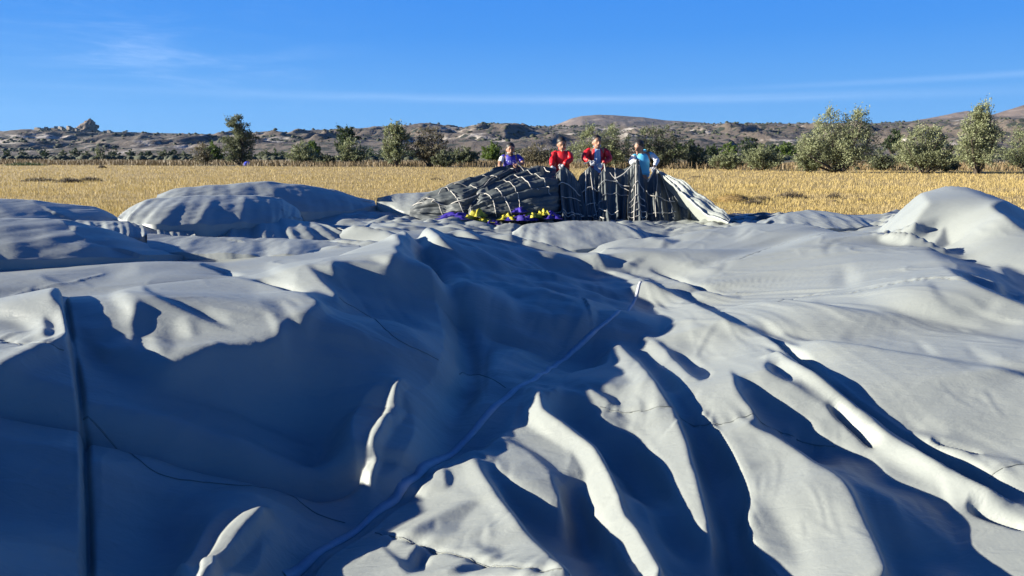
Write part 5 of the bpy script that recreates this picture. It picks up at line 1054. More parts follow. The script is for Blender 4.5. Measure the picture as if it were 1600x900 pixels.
# ------------------------------------------------------------------ dark gathered end of the balloon, its cords and coloured panels
M_DARKC = varied('dark_grey_cloth', (.078, .092, .096), (.052, .062, .067), 3, .6, bump=.15, bscale=60, bdist=.004)
M_CORD = varied('white_webbing', (.44, .42, .38), (.34, .33, .30), 20, .7)
def curve_pts(L, n):
    P = np.array([at_y(u, v, y) for u, v, y in L]); seg = np.linalg.norm(np.diff(P, axis=0), axis=1); d = np.concatenate([[0], np.cumsum(seg)]); q = np.linspace(0, d[-1], n)
    O = np.stack([np.interp(q, d, P[:, k]) for k in range(3)], 1)
    for _ in range(max(1, n // 30)): O[1:-1] = .25 * O[:-2] + .5 * O[1:-1] + .25 * O[2:]
    return O
DR = []
def drape(crest, base, folds, amp, mode='hang', along='s', ns=90, nt=46, seed=0, material=None, back=.55, name='gathered_cloth', label=None, backz=.25, skirt=True):
    """sheet from a crest line to a base line, gathered in folds; a second sheet falls behind so that it stands as a tent"""
    C, B = curve_pts(crest, ns), curve_pts(base, ns); r_ = np.random.default_rng(seed)
    t = np.linspace(0, 1, nt)[None, :, None]; s = np.linspace(0, 1, ns)[:, None]
    if mode == 'hang': th, tz = t ** 1.25, 1 - (1 - t) ** 1.35
    elif mode == 'roll': th, tz = np.sin(t * math.pi / 2), 1 - np.cos(t * math.pi / 2)
    elif mode == 'bulge': th, tz = .5 * np.sin(t * math.pi / 2) + .5 * t, .45 * (1 - np.cos(t * math.pi / 2)) + .55 * t
    else: th, tz = t, t
    P = np.empty((ns, nt, 3)); P[..., :2] = C[:, None, :2] * (1 - th) + B[:, None, :2] * th; P[..., 2:] = C[:, None, 2:] * (1 - tz) + B[:, None, 2:] * tz
    du = np.gradient(P, axis=0); dv = np.gradient(P, axis=1); N = np.cross(du, dv); N /= np.maximum(np.linalg.norm(N, axis=2, keepdims=True), 1e-9); N *= np.where(N[..., 1:2] > 0, -1, 1)
    T = t[0, :, 0][None]; ph = r_.uniform(0, 6.28, 4)
    if along == 's': w = s * folds * 6.283 + .7 * np.sin(s * 9 + ph[0]) + .5 * np.sin(T * 3 + ph[1]); a = amp * (.25 + .75 * T) * np.clip(T * 8, 0, 1)
    else: w = T * folds * 6.283 + 1.1 * np.sin(s * 3 + ph[0]) + .6 * np.sin(s * 8 + ph[1]) + .4 * np.sin(T * 9); a = amp * np.ones_like(T) * np.clip(np.minimum(s, 1 - s) * 7, .15, 1)
    f = 1 - 2 * np.abs(np.sin(w / 2)) ** 1.3; f = f * (.65 + .5 * np.sin(w * .31 + ph[3])) + .35 * np.sin(w * 2.3 + ph[2])
    P += N * (a * f)[..., None]
    n2 = fbm_np(P[..., 0] * 3.2, P[..., 2] * 4 + P[..., 1], seed + 60, 4); P += N * ((.045 if along == 't' else .014) * n2)[..., None]
    DR.append(P)
    bk = np.linspace(0, 1, 14)[None, :, None]; Bk = C.copy(); Bk[:, 1] += back; Bk[:, 2] = backz
    Q = C[:, None] * (1 - bk) + Bk[:, None] * bk; Q[..., 2] -= .06 * np.sin(bk[..., 0] * math.pi); Q[:, 0] = P[:, 0]
    sk = P[:, -1:].copy(); sk[..., 2] = np.minimum(sk[..., 2] - .4, .05) if skirt else sk[..., 2] - .03; sk[..., 1] += .1 if skirt else .03
    A = np.concatenate([Q[:, :0:-1], P, sk], 1); m = A.shape[1]; i = np.arange(ns * m).reshape(ns, m)
    F = np.stack([i[:-1, :-1], i[1:, :-1], i[1:, 1:], i[:-1, 1:]], -1).reshape(-1, 4); V = A.reshape(-1, 3).copy(); V[:, 1] -= 6
    o = link(name, mesh_np(name, V, F, True), envelope, material or M_DARKC)
    if label: o['label'] = label
    return P
def on_drape(P, st, n=40):
    """points on a drape, from (s, t) way points"""
    st = smooth_line(np.array(st, float), .02); ns, nt = P.shape[:2]; out = []
    for s, t in st:
        a = min(max(s, 0), 1) * (ns - 1.001); b = min(max(t, 0), 1) * (nt - 1.001); i, j = int(a), int(b); fa, fb = a - i, b - j
        out.append(P[i, j] * (1 - fa) * (1 - fb) + P[i + 1, j] * fa * (1 - fb) + P[i, j + 1] * (1 - fa) * fb + P[i + 1, j + 1] * fa * fb)
    return np.array(out)
def cord(L, r=.011, lift=.03):
    L = np.array(L); L = smooth_line(L, .04); L = L + np.array([0, -lift, lift * .6]); V, F = tube_np(L, r, r, 5); V[:, 1] -= 6
    link('load_cord', mesh_np('load_cord', V, F, True), envelope, M_CORD)
# billows of trapped air in the middle distance: sheets of the same light cloth, each overlapping what lies behind it
def crest_of(k, lo=-9999, hi=9999): return [(u, v, at_z(u, v, z)[1]) for u, v, z in CREST[k] if lo <= u <= hi]
def billow(crest, base, folds, amp, seed, label=None, along='s', mode='bulge', back=.9, ns=120): return drape(crest, base, folds, amp, mode, along, ns=ns, nt=40, seed=seed, material=M_CLOTH, back=back, name='billow', label=label, backz=.15)
billow(crest_of('e'), [(244, 312, 12.2), (270, 318, 11.9), (330, 324, 12.0), (415, 330, 12.4), (480, 332, 12.9), (540, 330, 13.8), (588, 322, 15.0)], 9, .010, 21, 'rearmost dark billow of light cloth at left')
billow(crest_of('g'), [(588, 322, 15.0), (630, 330, 14.4), (680, 332, 14.3), (740, 330, 14.4), (792, 326, 14.8)], 3, .02, 22, 'low dark fold behind the long gathered roll')
billow(crest_of('d'), [(184, 341, 9.6), (202, 348, 9.1), (240, 352, 8.9), (300, 352, 9.1), (360, 350, 9.5), (420, 348, 10.0), (474, 340, 11.3)], 7, .018, 23, 'creased billow in front of the rearmost one')
billow(crest_of('c'), [(-300, 352, 7.4), (-150, 352, 7.7), (0, 352, 8.1), (60, 352, 8.4), (110, 352, 8.8), (160, 352, 9.3), (192, 350, 9.9)], 4, .008, 24, 'smooth dark billow at the far left edge')
billow([(60, 345, 9.0), (125, 343.5, 9.0), (200, 347, 9.1), (250, 352, 9.2), (300, 360, 9.2)], [(60, 366, 8.3), (130, 368, 8.3), (200, 370, 8.4), (250, 372, 8.6), (305, 370, 8.9)], 9, .018, 29)
billow(crest_of('b'), [(-300, 412, 5.5), (-100, 410, 5.9), (0, 407, 6.2), (60, 406, 6.3), (130, 404, 6.5), (210, 401, 6.9), (285, 397, 7.5)], 3, .014, 25, 'large dark billow at left under the far left one')
billow(crest_of('f'), [(326, 364, 9.6), (350, 376, 9.2), (390, 381, 9.1), (430, 382, 9.2), (480, 380, 9.4), (530, 374, 9.7), (560, 364, 10.4)], 5, .045, 26, 'small billow with sharp shadowed creases')
billow([(230, 366, 8.6), (300, 368, 8.7), (400, 372, 8.8), (480, 374, 8.8), (560, 380, 8.6)], [(230, 392, 7.6), (300, 396, 7.5), (400, 398, 7.5), (480, 400, 7.5), (565, 398, 7.8)], 3, .02, 30)
billow(crest_of('h'), [(798, 370, 9.9), (812, 386, 9.3), (850, 392, 9.0), (900, 392, 9.0), (960, 388, 9.2), (1005, 376, 9.6), (1020, 368, 10.2)], 4, .018, 27, 'flat fronted fold of cloth in the centre, in front of the gathered end')
billow(crest_of('n'), [(1180, 352, 11.6), (1210, 356, 11.3), (1262, 358, 11.2), (1310, 357, 11.3), (1350, 355, 11.5), (1380, 350, 12.0)], 4, .018, 28, 'low pale billow left of the big dome')
P1 = drape([(645, 323, 13.7), (668, 308, 13.75), (700, 295, 13.8), (735, 283, 13.9), (770, 269, 14.05), (800, 261, 14.2), (822, 262, 14.3)], [(640, 334, 13.3), (690, 340, 13.1), (728, 336, 13.0), (752, 318, 13.2), (785, 292, 13.6), (812, 272, 14.0), (826, 268, 14.2)], 7, .075, 'roll', 't', seed=1, label='long dark roll of gathered cloth rising from the left to the first man')
P2 = drape([(735, 322, 13.2), (752, 302, 13.3), (775, 288, 13.5), (800, 274, 13.9), (830, 264, 14.2), (852, 262, 14.3), (866, 264, 14.3)], [(732, 342, 12.9), (770, 344, 12.8), (805, 344, 12.8), (840, 344, 12.85), (858, 343, 12.95), (870, 340, 13.1), (876, 336, 13.3)], 7, .075, 'roll', 't', seed=2, ns=110, label='broad dark roll of gathered cloth in front of the first man, shaded on its right')
P3 = drape([(862, 290, 13.6), (868, 272, 13.7), (880, 258.5, 13.75), (886, 262, 13.75), (896, 272, 13.7), (907, 290, 13.65)], [(862, 346, 13.1), (872, 348, 12.85), (884, 348, 12.75), (896, 348, 12.8), (908, 346, 12.95), (914, 344, 13.1)], 5, .085, 'hang', 's', seed=3, label='narrow dark tuck of cloth hanging from the hand of the second man')
P4 = drape([(900, 290, 13.75), (906, 274, 13.8), (916, 265, 13.85), (922, 259, 13.85), (928, 264, 13.85), (934, 268, 13.85), (938, 280, 13.85)], [(900, 346, 13.2), (910, 346, 13.1), (922, 347, 13.0), (930, 347, 13.05), (938, 346, 13.1), (946, 345, 13.15)], 4.5, .09, 'hang', 's', seed=4, label='dark tuck of cloth hanging from the right hand of the third man')
P5 = drape([(930, 292, 13.75), (937, 272, 13.8), (944, 262, 13.85), (949, 261, 13.85), (962, 262, 13.9), (975, 264, 13.9), (984, 260, 13.9), (991, 252, 13.9)], [(928, 347, 13.0), (942, 350, 12.75), (952, 350, 12.75), (966, 346, 13.0), (980, 344, 13.1), (990, 342, 13.15)], 5, .085, 'hang', 's', seed=5, ns=110, label='wide dark sheet of cloth slung between the third and the fourth man')
P6 = drape([(984, 284, 13.6), (989, 264, 13.7), (995, 247.5, 13.75), (998, 250, 13.75), (1003, 268, 13.7), (1008, 290, 13.6)], [(982, 346, 12.9), (990, 349, 12.75), (998, 349, 12.7), (1006, 348, 12.75), (1014, 345, 12.9)], 4, .06, 'hang', 's', seed=6, label='slim dark peak of cloth held up by the right hand of the fourth man')
P7 = drape([(1004, 276, 13.85), (1012, 283, 13.9), (1019, 272, 13.95), (1024, 263, 13.95), (1032, 270, 13.95), (1046, 284, 13.9), (1064, 300, 13.8), (1086, 318, 13.6)], [(1006, 346, 13.3), (1022, 346, 13.3), (1036, 344, 13.35), (1050, 342, 13.4), (1064, 339, 13.4), (1078, 334, 13.4), (1090, 328, 13.4)], 5, .05, 'flat', 's', seed=7, label='dark shaded sheet of cloth falling right from the left hand of the fourth man')
P8 = drape([(1025, 262.5, 13.98), (1040, 270, 13.75), (1062, 282, 13.4), (1090, 299, 13.0), (1116, 317, 12.6), (1142, 340, 12.1)], [(1026, 265, 13.92), (1048, 286, 13.4), (1066, 302, 12.95), (1088, 324, 12.5), (1112, 338, 12.2), (1138, 348, 11.9)], 2, .012, 'flat', 't', seed=8, material=M_CLOTH, name='slung_fabric', backz=.1, back=.8, skirt=False, label='pale strip of cloth sloping down to the right behind the dark sheet')
for P, lines in ((P1, [[(.05, .35), (.3, .1), (.33, .5), (.36, .95)], [(.25, .05), (.45, .2), (.5, .5), (.52, .95)], [(.1, .2), (.2, .5), (.22, .95)], [(.55, .05), (.66, .3), (.7, .6), (.72, .95)], [(.02, .3), (.15, .55), (.3, .7), (.5, .75)], [(.8, .02), (.86, .4), (.88, .95)], [(.0, .1), (.3, .02), (.6, .02)], [(.35, .6), (.6, .5), (.8, .45)]]),
                 (P2, [[(.02, .15), (.1, .05), (.2, .3), (.25, .6), (.27, .95)], [(.28, .03), (.4, .1), (.48, .4), (.5, .7), (.48, .97)], [(.5, .03), (.58, .2), (.64, .5), (.7, .6)], [(.65, .02), (.72, .2), (.8, .45), (.82, .7)], [(.1, .1), (.3, .25), (.36, .6), (.42, .95)], [(.02, .25), (.02, .6), (.04, .95)], [(.78, .02), (.86, .1), (.9, .3)]]),
                 (P3, [[(.05, .25), (.3, .22), (.6, .26), (.95, .3)], [(.1, .5), (.4, .48), (.95, .42)], [(.05, .78), (.3, .7), (.6, .74), (.98, .85)], [(.3, .05), (.15, .5), (.1, .8)], [(.02, .85), (.3, .78), (.7, .8)]]),
                 (P4, [[(0, .35), (.5, .3), (1, .36)], [(0, .55), (.4, .6), (1, .55)], [(.45, .02), (.4, .5), (.38, .9)], [(.6, .1), (.66, .5), (.7, .9)], [(0, .8), (.5, .85), (1, .75)]]),
                 (P5, [[(.1, .2), (.3, .18), (.6, .22), (.95, .35)], [(.05, .5), (.2, .45), (.3, .5)], [(.04, .65), (.15, .58), (.35, .7), (.6, .8)], [(.5, .08), (.7, .28), (.97, .45)], [(.04, .85), (.15, .78), (.3, .85)], [(.3, .4), (.7, .42), (.98, .5)], [(.6, .02), (.6, .2)]]),
                 (P6, [[(.4, .05), (.35, .5), (.3, .95)], [(.55, .05), (.6, .5), (.66, .95)], [(.05, .5), (.5, .46), (.95, .5)], [(.05, .62), (.5, .58), (.95, .62)], [(.05, .75), (.5, .7), (.95, .76)], [(.05, .88), (.5, .82), (.95, .9)], [(.1, .3), (.5, .28), (.9, .3)]]),
                 (P7, [[(.05, .3), (.2, .5), (.4, .6), (.6, .55)], [(.32, .05), (.3, .3), (.22, .6), (.2, .95)], [(.05, .8), (.3, .88), (.6, .86)], [(.4, .1), (.5, .4), (.55, .8)]])):
    for k, l in enumerate(lines): cord(on_drape(P, l), .007 if k % 2 else .010)
for a in ([(1024, 263, 13.9), (1050, 282, 13.9), (1075, 305, 13.7), (1100, 318, 13.5)], [(807, 254, 13.9), (816, 262, 13.95), (822, 272, 13.9)], [(988, 258, 13.7), (975, 272, 13.6), (960, 280, 13.6)], [(1024, 262, 13.85), (1018, 274, 13.75), (1012, 284, 13.7)],
          [(912, 256, 13.9), (922, 252, 13.95)], [(946, 268, 13.75), (944, 256, 13.9)]):
    cord(curve_pts(a, 24), .012, 0)
# coloured panels crumpled in front
M_PURPLE = varied('purple_cloth', (.035, .02, .26), (.022, .012, .16), 5, .55, bump=.2, bscale=40); M_YELLOW = varied('yellow_cloth', (.42, .37, .03), (.34, .31, .03), 5, .55, bump=.2, bscale=40)
def crumpled(u, v, wpx, dpx, hpx, material, label, seed, y=None):
    y = y or 12.9; p = at_y(u, v, y); s = y / FPX; n = 22; x, yy = np.meshgrid(np.linspace(-1, 1, n), np.linspace(-1, 1, n)); r_ = np.random.default_rng(seed)
    P = np.stack([x.ravel(), yy.ravel()], 1); sd_ = np.concatenate([r_.uniform(-1.1, 1.1, (11, 2)), r_.uniform(.8, 1.3, (11, 1))], 1); f1, f2 = worley(P * np.array([1, .8]), sd_)
    h = np.clip(f2 - f1, 0, .6) * 1.1 + .5 * (1 - np.clip(np.hypot(P[:, 0], P[:, 1]), 0, 1)) ; e = np.clip((1.05 - np.hypot(P[:, 0], P[:, 1])) / .3, 0, 1); jx = r_.normal(0, .03, P.shape)
    rr = 1 + .22 * np.sin(np.arctan2(P[:, 1], P[:, 0]) * 5 + seed)
    V = np.stack([p[0] + (P[:, 0] * rr + jx[:, 0]) * wpx * s / 2, y + (P[:, 1] * rr + jx[:, 1]) * dpx, p[2] - .09 + h * hpx * s * e], 1); V[:, 1] -= 6
    i = np.arange(n * n).reshape(n, n); F = np.stack([i[:-1, :-1], i[:-1, 1:], i[1:, 1:], i[1:, :-1]], -1).reshape(-1, 4)
    o = link('crumpled_panel', mesh_np('crumpled_panel', V, F), envelope, material); o['label'] = label
for k, (u, v, w, d, h, m_, lb) in enumerate([(712, 332, 50, .35, 14, M_PURPLE, 'crumpled purple panel at the left end'), (738, 342, 36, .25, 14, M_PURPLE, 'crumpled purple panel under the yellow one'), (728, 333, 30, .2, 12, M_YELLOW, 'crumpled yellow panel at left'), (748, 329, 24, .2, 15, M_YELLOW, 'bright yellow tuck of cloth at left'),
                                             (758, 338, 26, .2, 12, M_YELLOW, 'small yellow panel beside a purple one'), (770, 341, 26, .2, 12, M_PURPLE, 'small purple panel'), (794, 334, 30, .2, 12, M_YELLOW, 'yellow panel in the middle'), (812, 322, 24, .3, 10, M_PURPLE, 'purple panel standing up in a peak'), (815, 335, 44, .3, 14, M_PURPLE, 'purple panel in the middle'),
                                             (834, 331, 26, .2, 13, M_YELLOW, 'yellow panel right of the purple peak'), (852, 327, 20, .2, 13, M_YELLOW, 'pale yellow tuck at right'), (862, 332, 26, .25, 16, M_PURPLE, 'purple panel at the right end')]):
    crumpled(u, v, w, d, h * .75, m_, lb, k + 1, 12.75 - .012 * (v - 322))
# ------------------------------------------------------------------ the four men
M_SKIN = varied('tanned_skin', (.30, .165, .105), (.25, .13, .082), 9, .55); M_HAIR = mat('black_hair', (.012, .010, .009), .55); M_EYE = mat('dark_eye', (.01, .008, .007), .25); M_LIP = mat('lips', (.23, .085, .07), .5)
M_BEARD = mat('short_beard', (.05, .034, .026), .8)
M_RED = varied('red_jacket', (.50, .010, .016), (.40, .008, .014), 6, .5, bump=.25, bscale=18, bdist=.02); M_KHAKI = varied('khaki_trousers', (.27, .21, .14), (.22, .17, .115), 8, .8, bump=.2, bscale=25, bdist=.02)
M_ROYAL = varied('royal_blue_shirt', (.040, .030, .36), (.032, .024, .28), 8, .55, bump=.2, bscale=20, bdist=.02); M_CYAN = varied('light_blue_shirt', (.075, .40, .62), (.06, .33, .54), 8, .6, bump=.2, bscale=20, bdist=.02)
M_WHITE = varied('white_sleeve', (.62, .64, .66), (.54, .56, .6), 8, .6, bump=.2, bscale=20, bdist=.02); M_GLOVE = varied('pale_glove', (.50, .50, .50), (.38, .38, .39), 25, .8); M_HOOD = varied('pale_blue_hoodie', (.20, .33, .60), (.16, .28, .52), 9, .7, bump=.2, bscale=25)
M_SHOE = mat('dark_shoe', (.03, .028, .026), .6); M_NAVY = varied('dark_trousers', (.03, .032, .045), (.024, .026, .036), 8, .8)
def skin_grow(V, E, Rr, root=0, sub=2):
    me = bpy.data.meshes.new('grow'); me.from_pydata([tuple(v) for v in V], E, []); o = bpy.data.objects.new('grow', me); COL.objects.link(o)
    o.modifiers.new('s', 'SKIN'); sl = me.skin_vertices[0].data
    for i, r in enumerate(Rr): sl[i].radius = (r, r) if isinstance(r, float) else r
    sl[root].use_root = True
    if sub: k = o.modifiers.new('d', 'SUBSURF'); k.levels = sub; k.render_levels = sub
    dg = bpy.context.evaluated_depsgraph_get(); ev = o.evaluated_get(dg); m2 = ev.to_mesh(); n = len(m2.vertices); A = np.empty(n * 3); m2.vertices.foreach_get('co', A)
    P = [list(p.vertices) for p in m2.polygons]; ev.to_mesh_clear(); bpy.data.objects.remove(o); bpy.data.meshes.remove(me)
    return A.reshape(-1, 3), P
def fuse(name, pieces, vox, parent, material, smooth_it=3):
    """union of closed shapes as one continuous skin"""
    V, F, n = [], [], 0
    for v, f in pieces: V.append(np.asarray(v)); F += [[i + n for i in p] for p in f]; n += len(v)
    me = bpy.data.meshes.new(name); me.from_pydata(np.concatenate(V).tolist(), [], F); o = bpy.data.objects.new(name, me); COL.objects.link(o)
    r = o.modifiers.new('r', 'REMESH'); r.mode = 'VOXEL'; r.voxel_size = vox; k = o.modifiers.new('k', 'SMOOTH'); k.iterations = smooth_it; k.factor = .5
    dg = bpy.context.evaluated_depsgraph_get(); m2 = bpy.data.meshes.new_from_object(o.evaluated_get(dg)); bpy.data.objects.remove(o); bpy.data.meshes.remove(me); m2.name = name
    m2.polygons.foreach_set('use_smooth', np.ones(len(m2.polygons), bool)); m2.materials.clear(); o = link(name, m2, parent, material); return o
def ball(c, r, n=12, rot=None):
    V, F = [], []
    for i in range(n + 1):
        for j in range(2 * n):
            a, b = math.pi * i / n, math.pi * j / n; v = Vector((math.sin(a) * math.cos(b) * r[0], math.sin(a) * math.sin(b) * r[1], math.cos(a) * r[2]))
            if rot: v = rot @ v
            V.append((c[0] + v.x, c[1] + v.y, c[2] + v.z))
    for i in range(n):
        for j in range(2 * n): F.append([i * 2 * n + j, i * 2 * n + (j + 1) % (2 * n), (i + 1) * 2 * n + (j + 1) % (2 * n), (i + 1) * 2 * n + j])
    return V, F
def add_piece(name, pieces, parent, material, smooth=True):
    V, F, n = [], [], 0
    for v, f in pieces: V += [tuple(p) for p in v]; F += [[i + n for i in p] for p in f]; n += len(v)
    me = bpy.data.meshes.new(name); me.from_pydata(V, [], F); me.polygons.foreach_set('use_smooth', np.full(len(me.polygons), smooth)); return link(name, me, parent, material)
def hand_pieces(wrist, elbow, grip, side, k=1.0):
    """palm and five curled fingers closing on the cloth: grip is the direction the knuckles point to"""
    w = np.array(wrist); f = w - np.array(elbow); f /= np.linalg.norm(f); g = np.array(grip, float); g /= np.linalg.norm(g)
    d = f * .6 + g * .4; d /= np.linalg.norm(d); acr = np.cross(d, [0, -1, .2]); acr /= np.linalg.norm(acr); nrm = np.cross(acr, d)
    curl = nrm if np.dot(nrm, [0, 1, -1]) > 0 else -nrm
    V = [w, w + d * .045 * k, w + d * .085 * k]; E = [(0, 1), (1, 2)]; Rr = [(.026 * k, .024 * k), (.042 * k, .020 * k), (.042 * k, .017 * k)]
    out = [skin_grow(V, E, Rr, 0, 1)]
    for j, ln in enumerate((.062, .072, .067, .052)):
        b = w + d * .082 * k + acr * (j - 1.5) * .021 * k; p1 = b + (d * .75 + curl * .45) * ln * .45 * k; p2 = p1 + (d * .15 + curl * .95) * ln * .4 * k; p3 = p2 + (-d * .6 + curl * .5) * ln * .32 * k
        out.append(skin_grow([b - d * .02 * k, p1, p2, p3], [(0, 1), (1, 2), (2, 3)], [.0105 * k, .0098 * k, .009 * k, .0078 * k], 0, 1))
    b = w + d * .03 * k - acr * side * .035 * k; p1 = b + (d * .5 - acr * side * .6 + curl * .3) * .04 * k; p2 = p1 + (d * .75 + curl * .6) * .034 * k
    out.append(skin_grow([b, p1, p2], [(0, 1), (1, 2)], [.0135 * k, .0115 * k, .009 * k], 0, 1)); return out
def person(y, head, sh_r, sh_l, el_r, el_l, ha_r, ha_l, label, shirt, sleeve, trousers, gloves, yh=-.35, foot_z=.10, hem_up=0, look=(0, 0), jacket=None, beard=False, short=False, lean=.08, extra=None):
    """joints come as picture columns and rows at the man's distance; right is the man's right (left in the picture)"""
    HC = at_y(*head, y - lean); SR = at_y(*sh_r, y); SL = at_y(*sh_l, y); ER = at_y(*el_r, y - .12); EL = at_y(*el_l, y - .12); HR = at_y(*ha_r, y + yh); HL = at_y(*ha_l, y + yh)
    cx = (SR[0] + SL[0]) / 2; top = HC[2] + .125; k = (top - foot_z) / 1.75
    root = empty('person', (cx, y, foot_z)); tag(root, label, 'person', None); O = np.array([cx, y, foot_z])
    loc = lambda p: np.asarray(p, float) - O
    SR, SL, ER, EL, HR, HL, HC = map(loc, (SR, SL, ER, EL, HR, HL, HC)); shz = (SR[2] + SL[2]) / 2
    for E_n in (0,): pass
    pel = np.array([0, .03, .94 * k]); wst = np.array([0, .01, 1.08 * k]); cst = np.array([0, -.02, shz - .12]); nb = np.array([(SR[0] + SL[0]) / 2 * .5, -.02, shz + .045]); nk = nb * .5 + HC * .5 + np.array([0, .02, -.02])
    legs = {}
    for s in (-1, 1): legs[s] = [np.array([s * .095 * k, .03, .90 * k]), np.array([s * .12 * k, -.02, .50 * k]), np.array([s * .13 * k, .04, .09 * k]), np.array([s * .15 * k, -.15, .035])]
    V = [pel, wst, cst, nb, nk, HC * .75 + nk * .25, SR, ER, HR, SL, EL, HL]; E = [(0, 1), (1, 2), (2, 3), (3, 4), (4, 5), (2, 6), (6, 7), (7, 8), (2, 9), (9, 10), (10, 11)]
    Rr = [(.15 * k, .11 * k), (.135 * k, .10 * k), (.155 * k, .11 * k), (.07 * k, .06 * k), .052 * k, .05 * k, .058 * k, .042 * k, .028 * k, .058 * k, .042 * k, .028 * k]
    for s in (-1, 1):
        n = len(V); V += legs[s]; E += [(0, n), (n, n + 1), (n + 1, n + 2), (n + 2, n + 3)]; Rr += [.088 * k, .06 * k, .042 * k, .034 * k]
    rot = Matrix.Rotation(look[0], 3, 'Z') @ Matrix.Rotation(look[1], 3, 'X')
    kh = k * 1.1
    def hp(x, yy, z): v = rot @ Vector((x * kh, yy * kh, z * kh)); return (HC[0] + v.x, HC[1] + v.y, HC[2] + v.z)
    pieces = [skin_grow(V, E, Rr, 0, 2), ball(hp(0, .01, .02), (.084 * k, .106 * k, .118 * k), 14, rot), ball(hp(0, -.02, -.055), (.058 * k, .07 * k, .068 * k), 12, rot), ball(hp(0, -.098, -.018), (.016 * k, .026 * k, .028 * k), 8, rot), ball(hp(0, -.088, .004), (.011 * k, .016 * k, .03 * k), 8, rot), ball(hp(0, -.078, -.098), (.026 * k, .02 * k, .02 * k), 8, rot),
              ball(hp(0, -.078, .028), (.055 * k, .018 * k, .012 * k), 8, rot), ball(hp(-.078, .012, -.01), (.010 * k, .022 * k, .034 * k), 8, rot), ball(hp(.078, .012, -.01), (.010 * k, .022 * k, .034 * k), 8, rot)]
    if not gloves: 
        for w, e, s in ((HR, ER, 1), (HL, EL, -1)): pieces += hand_pieces(w, e, (0, -.4, -1), s, k)
    body = fuse('body', pieces, .0105 if gloves else .0075, root, M_SKIN, 2)
    for s in (-1, 1):
        add_piece('eye', [ball(hp(s * .032, -.086, .006), (.013 * k, .008 * k, .007 * k), 6, rot)], root, M_EYE); add_piece('eyebrow', [ball(hp(s * .033, -.094, .032), (.021 * k, .007 * k, .0055 * k), 6, rot)], root, M_HAIR)
    add_piece('mouth', [ball(hp(0, -.089, -.062), (.024 * k, .008 * k, .007 * k), 6, rot)], root, M_LIP)
    if beard: add_piece('beard', [ball(hp(0, -.034, -.082), (.060 * k, .062 * k, .050 * k), 10, rot), ball(hp(0, -.090, -.046), (.026 * k, .008 * k, .006 * k), 6, rot)], root, M_BEARD)
    hv, hf = ball(hp(0, .024, .058), (.095 * k, .104 * k, .090 * k), 18, rot); hv = np.array(hv); ctr = np.array(hp(0, .024, .058))
    for i in range(len(hv)):
        d = hv[i] - ctr; n_ = mnoise.noise(Vector(hv[i] * 28)) * .05 + mnoise.noise(Vector(hv[i] * 70)) * .05; hv[i] = ctr + d * (1 + n_)
    hair = add_piece('hair', [(hv, hf), ball(hp(0, .075, -.02), (.07 * k, .045 * k, .075 * k), 10, rot), ball(hp(-.072, .02, .02), (.012 * k, .035 * k, .05 * k), 8, rot), ball(hp(.072, .02, .02), (.012 * k, .035 * k, .05 * k), 8, rot)], root, M_HAIR)
    # clothing grown over the same joints
    gr = 1.0
    hu = np.array([0, 0, hem_up]); tv = [pel - np.array([0, 0, .07 * k]) + hu, pel + hu, wst + hu * .6, cst, cst * .45 + nb * .55, nb]; te = [(0, 1), (1, 2), (2, 3), (3, 4), (4, 5)]; big = jacket or 1.0
    tr = [(.178 * k * big, .135 * k), (.175 * k * big, .135 * k), (.168 * k * big, .13 * k), (.178 * k * big, .135 * k), (.15 * k, .115 * k), (.085 * k, .078 * k)]
    hem = fuse('jacket' if jacket else 'shirt', [skin_grow(tv, te, tr, 2, 2), skin_grow([cst, SR * .75 + cst * .25, SR, SR * .6 + ER * .4], [(0, 1), (1, 2), (2, 3)], [.085 * k, .074 * k, .066 * k, .062 * k], 0, 2), skin_grow([cst, SL * .75 + cst * .25, SL, SL * .6 + EL * .4], [(0, 1), (1, 2), (2, 3)], [.085 * k, .074 * k, .066 * k, .062 * k], 0, 2)], .016, root, shirt, 3)
    for S_1, E_1, H_1 in ((SR, ER, HR), (SL, EL, HL)):
        if short: pts_ = [S_1, S_1 * .5 + E_1 * .5, S_1 * .25 + E_1 * .75]; rr = [.068 * k, .064 * k, .062 * k]; ee = [(0, 1), (1, 2)]
        else: pts_ = [S_1, S_1 * .5 + E_1 * .5, E_1, E_1 * .5 + H_1 * .5, E_1 * .08 + H_1 * .92]; rr = [.066 * k, .062 * k, .060 * k, .054 * k, .044 * k]; ee = [(0, 1), (1, 2), (2, 3), (3, 4)]
        if jacket: rr = [r * 1.12 for r in rr]
        sv, sf = skin_grow(pts_, ee, rr, 0, 2); sv = np.array(sv)
        for i in range(len(sv)): sv[i] += np.array([mnoise.noise(Vector(sv[i] * 9)), mnoise.noise(Vector(sv[i] * 9 + 5)), mnoise.noise(Vector(sv[i] * 13))]) * .012
        add_piece('sleeve', [(sv, sf)], root, sleeve if not isinstance(sleeve, tuple) else (sleeve[0] if S_1 is SR else sleeve[1]))
    for s in (-1, 1):
        L = legs[s]; sv, sf = skin_grow([pel, L[0], L[1], L[2] + np.array([0, 0, .02])], [(0, 1), (1, 2), (2, 3)], [(.17 * k, .128 * k), .115 * k, .085 * k, .075 * k], 0, 2); add_piece('trouser_leg', [(sv, sf)], root, trousers)
        add_piece('shoe', [ball(L[2] * .45 + L[3] * .55 + np.array([0, 0, .0]), (.05 * k, .14 * k, .045 * k), 8)], root, M_SHOE)
    if gloves:
        for w, e, s in ((HR, ER, 1), (HL, EL, -1)): fuse('glove', hand_pieces(w, e, (0, -.4, -1), s, 1.12 * k), .007, root, M_GLOVE, 1)
    # collar
    cv = []; n = 20
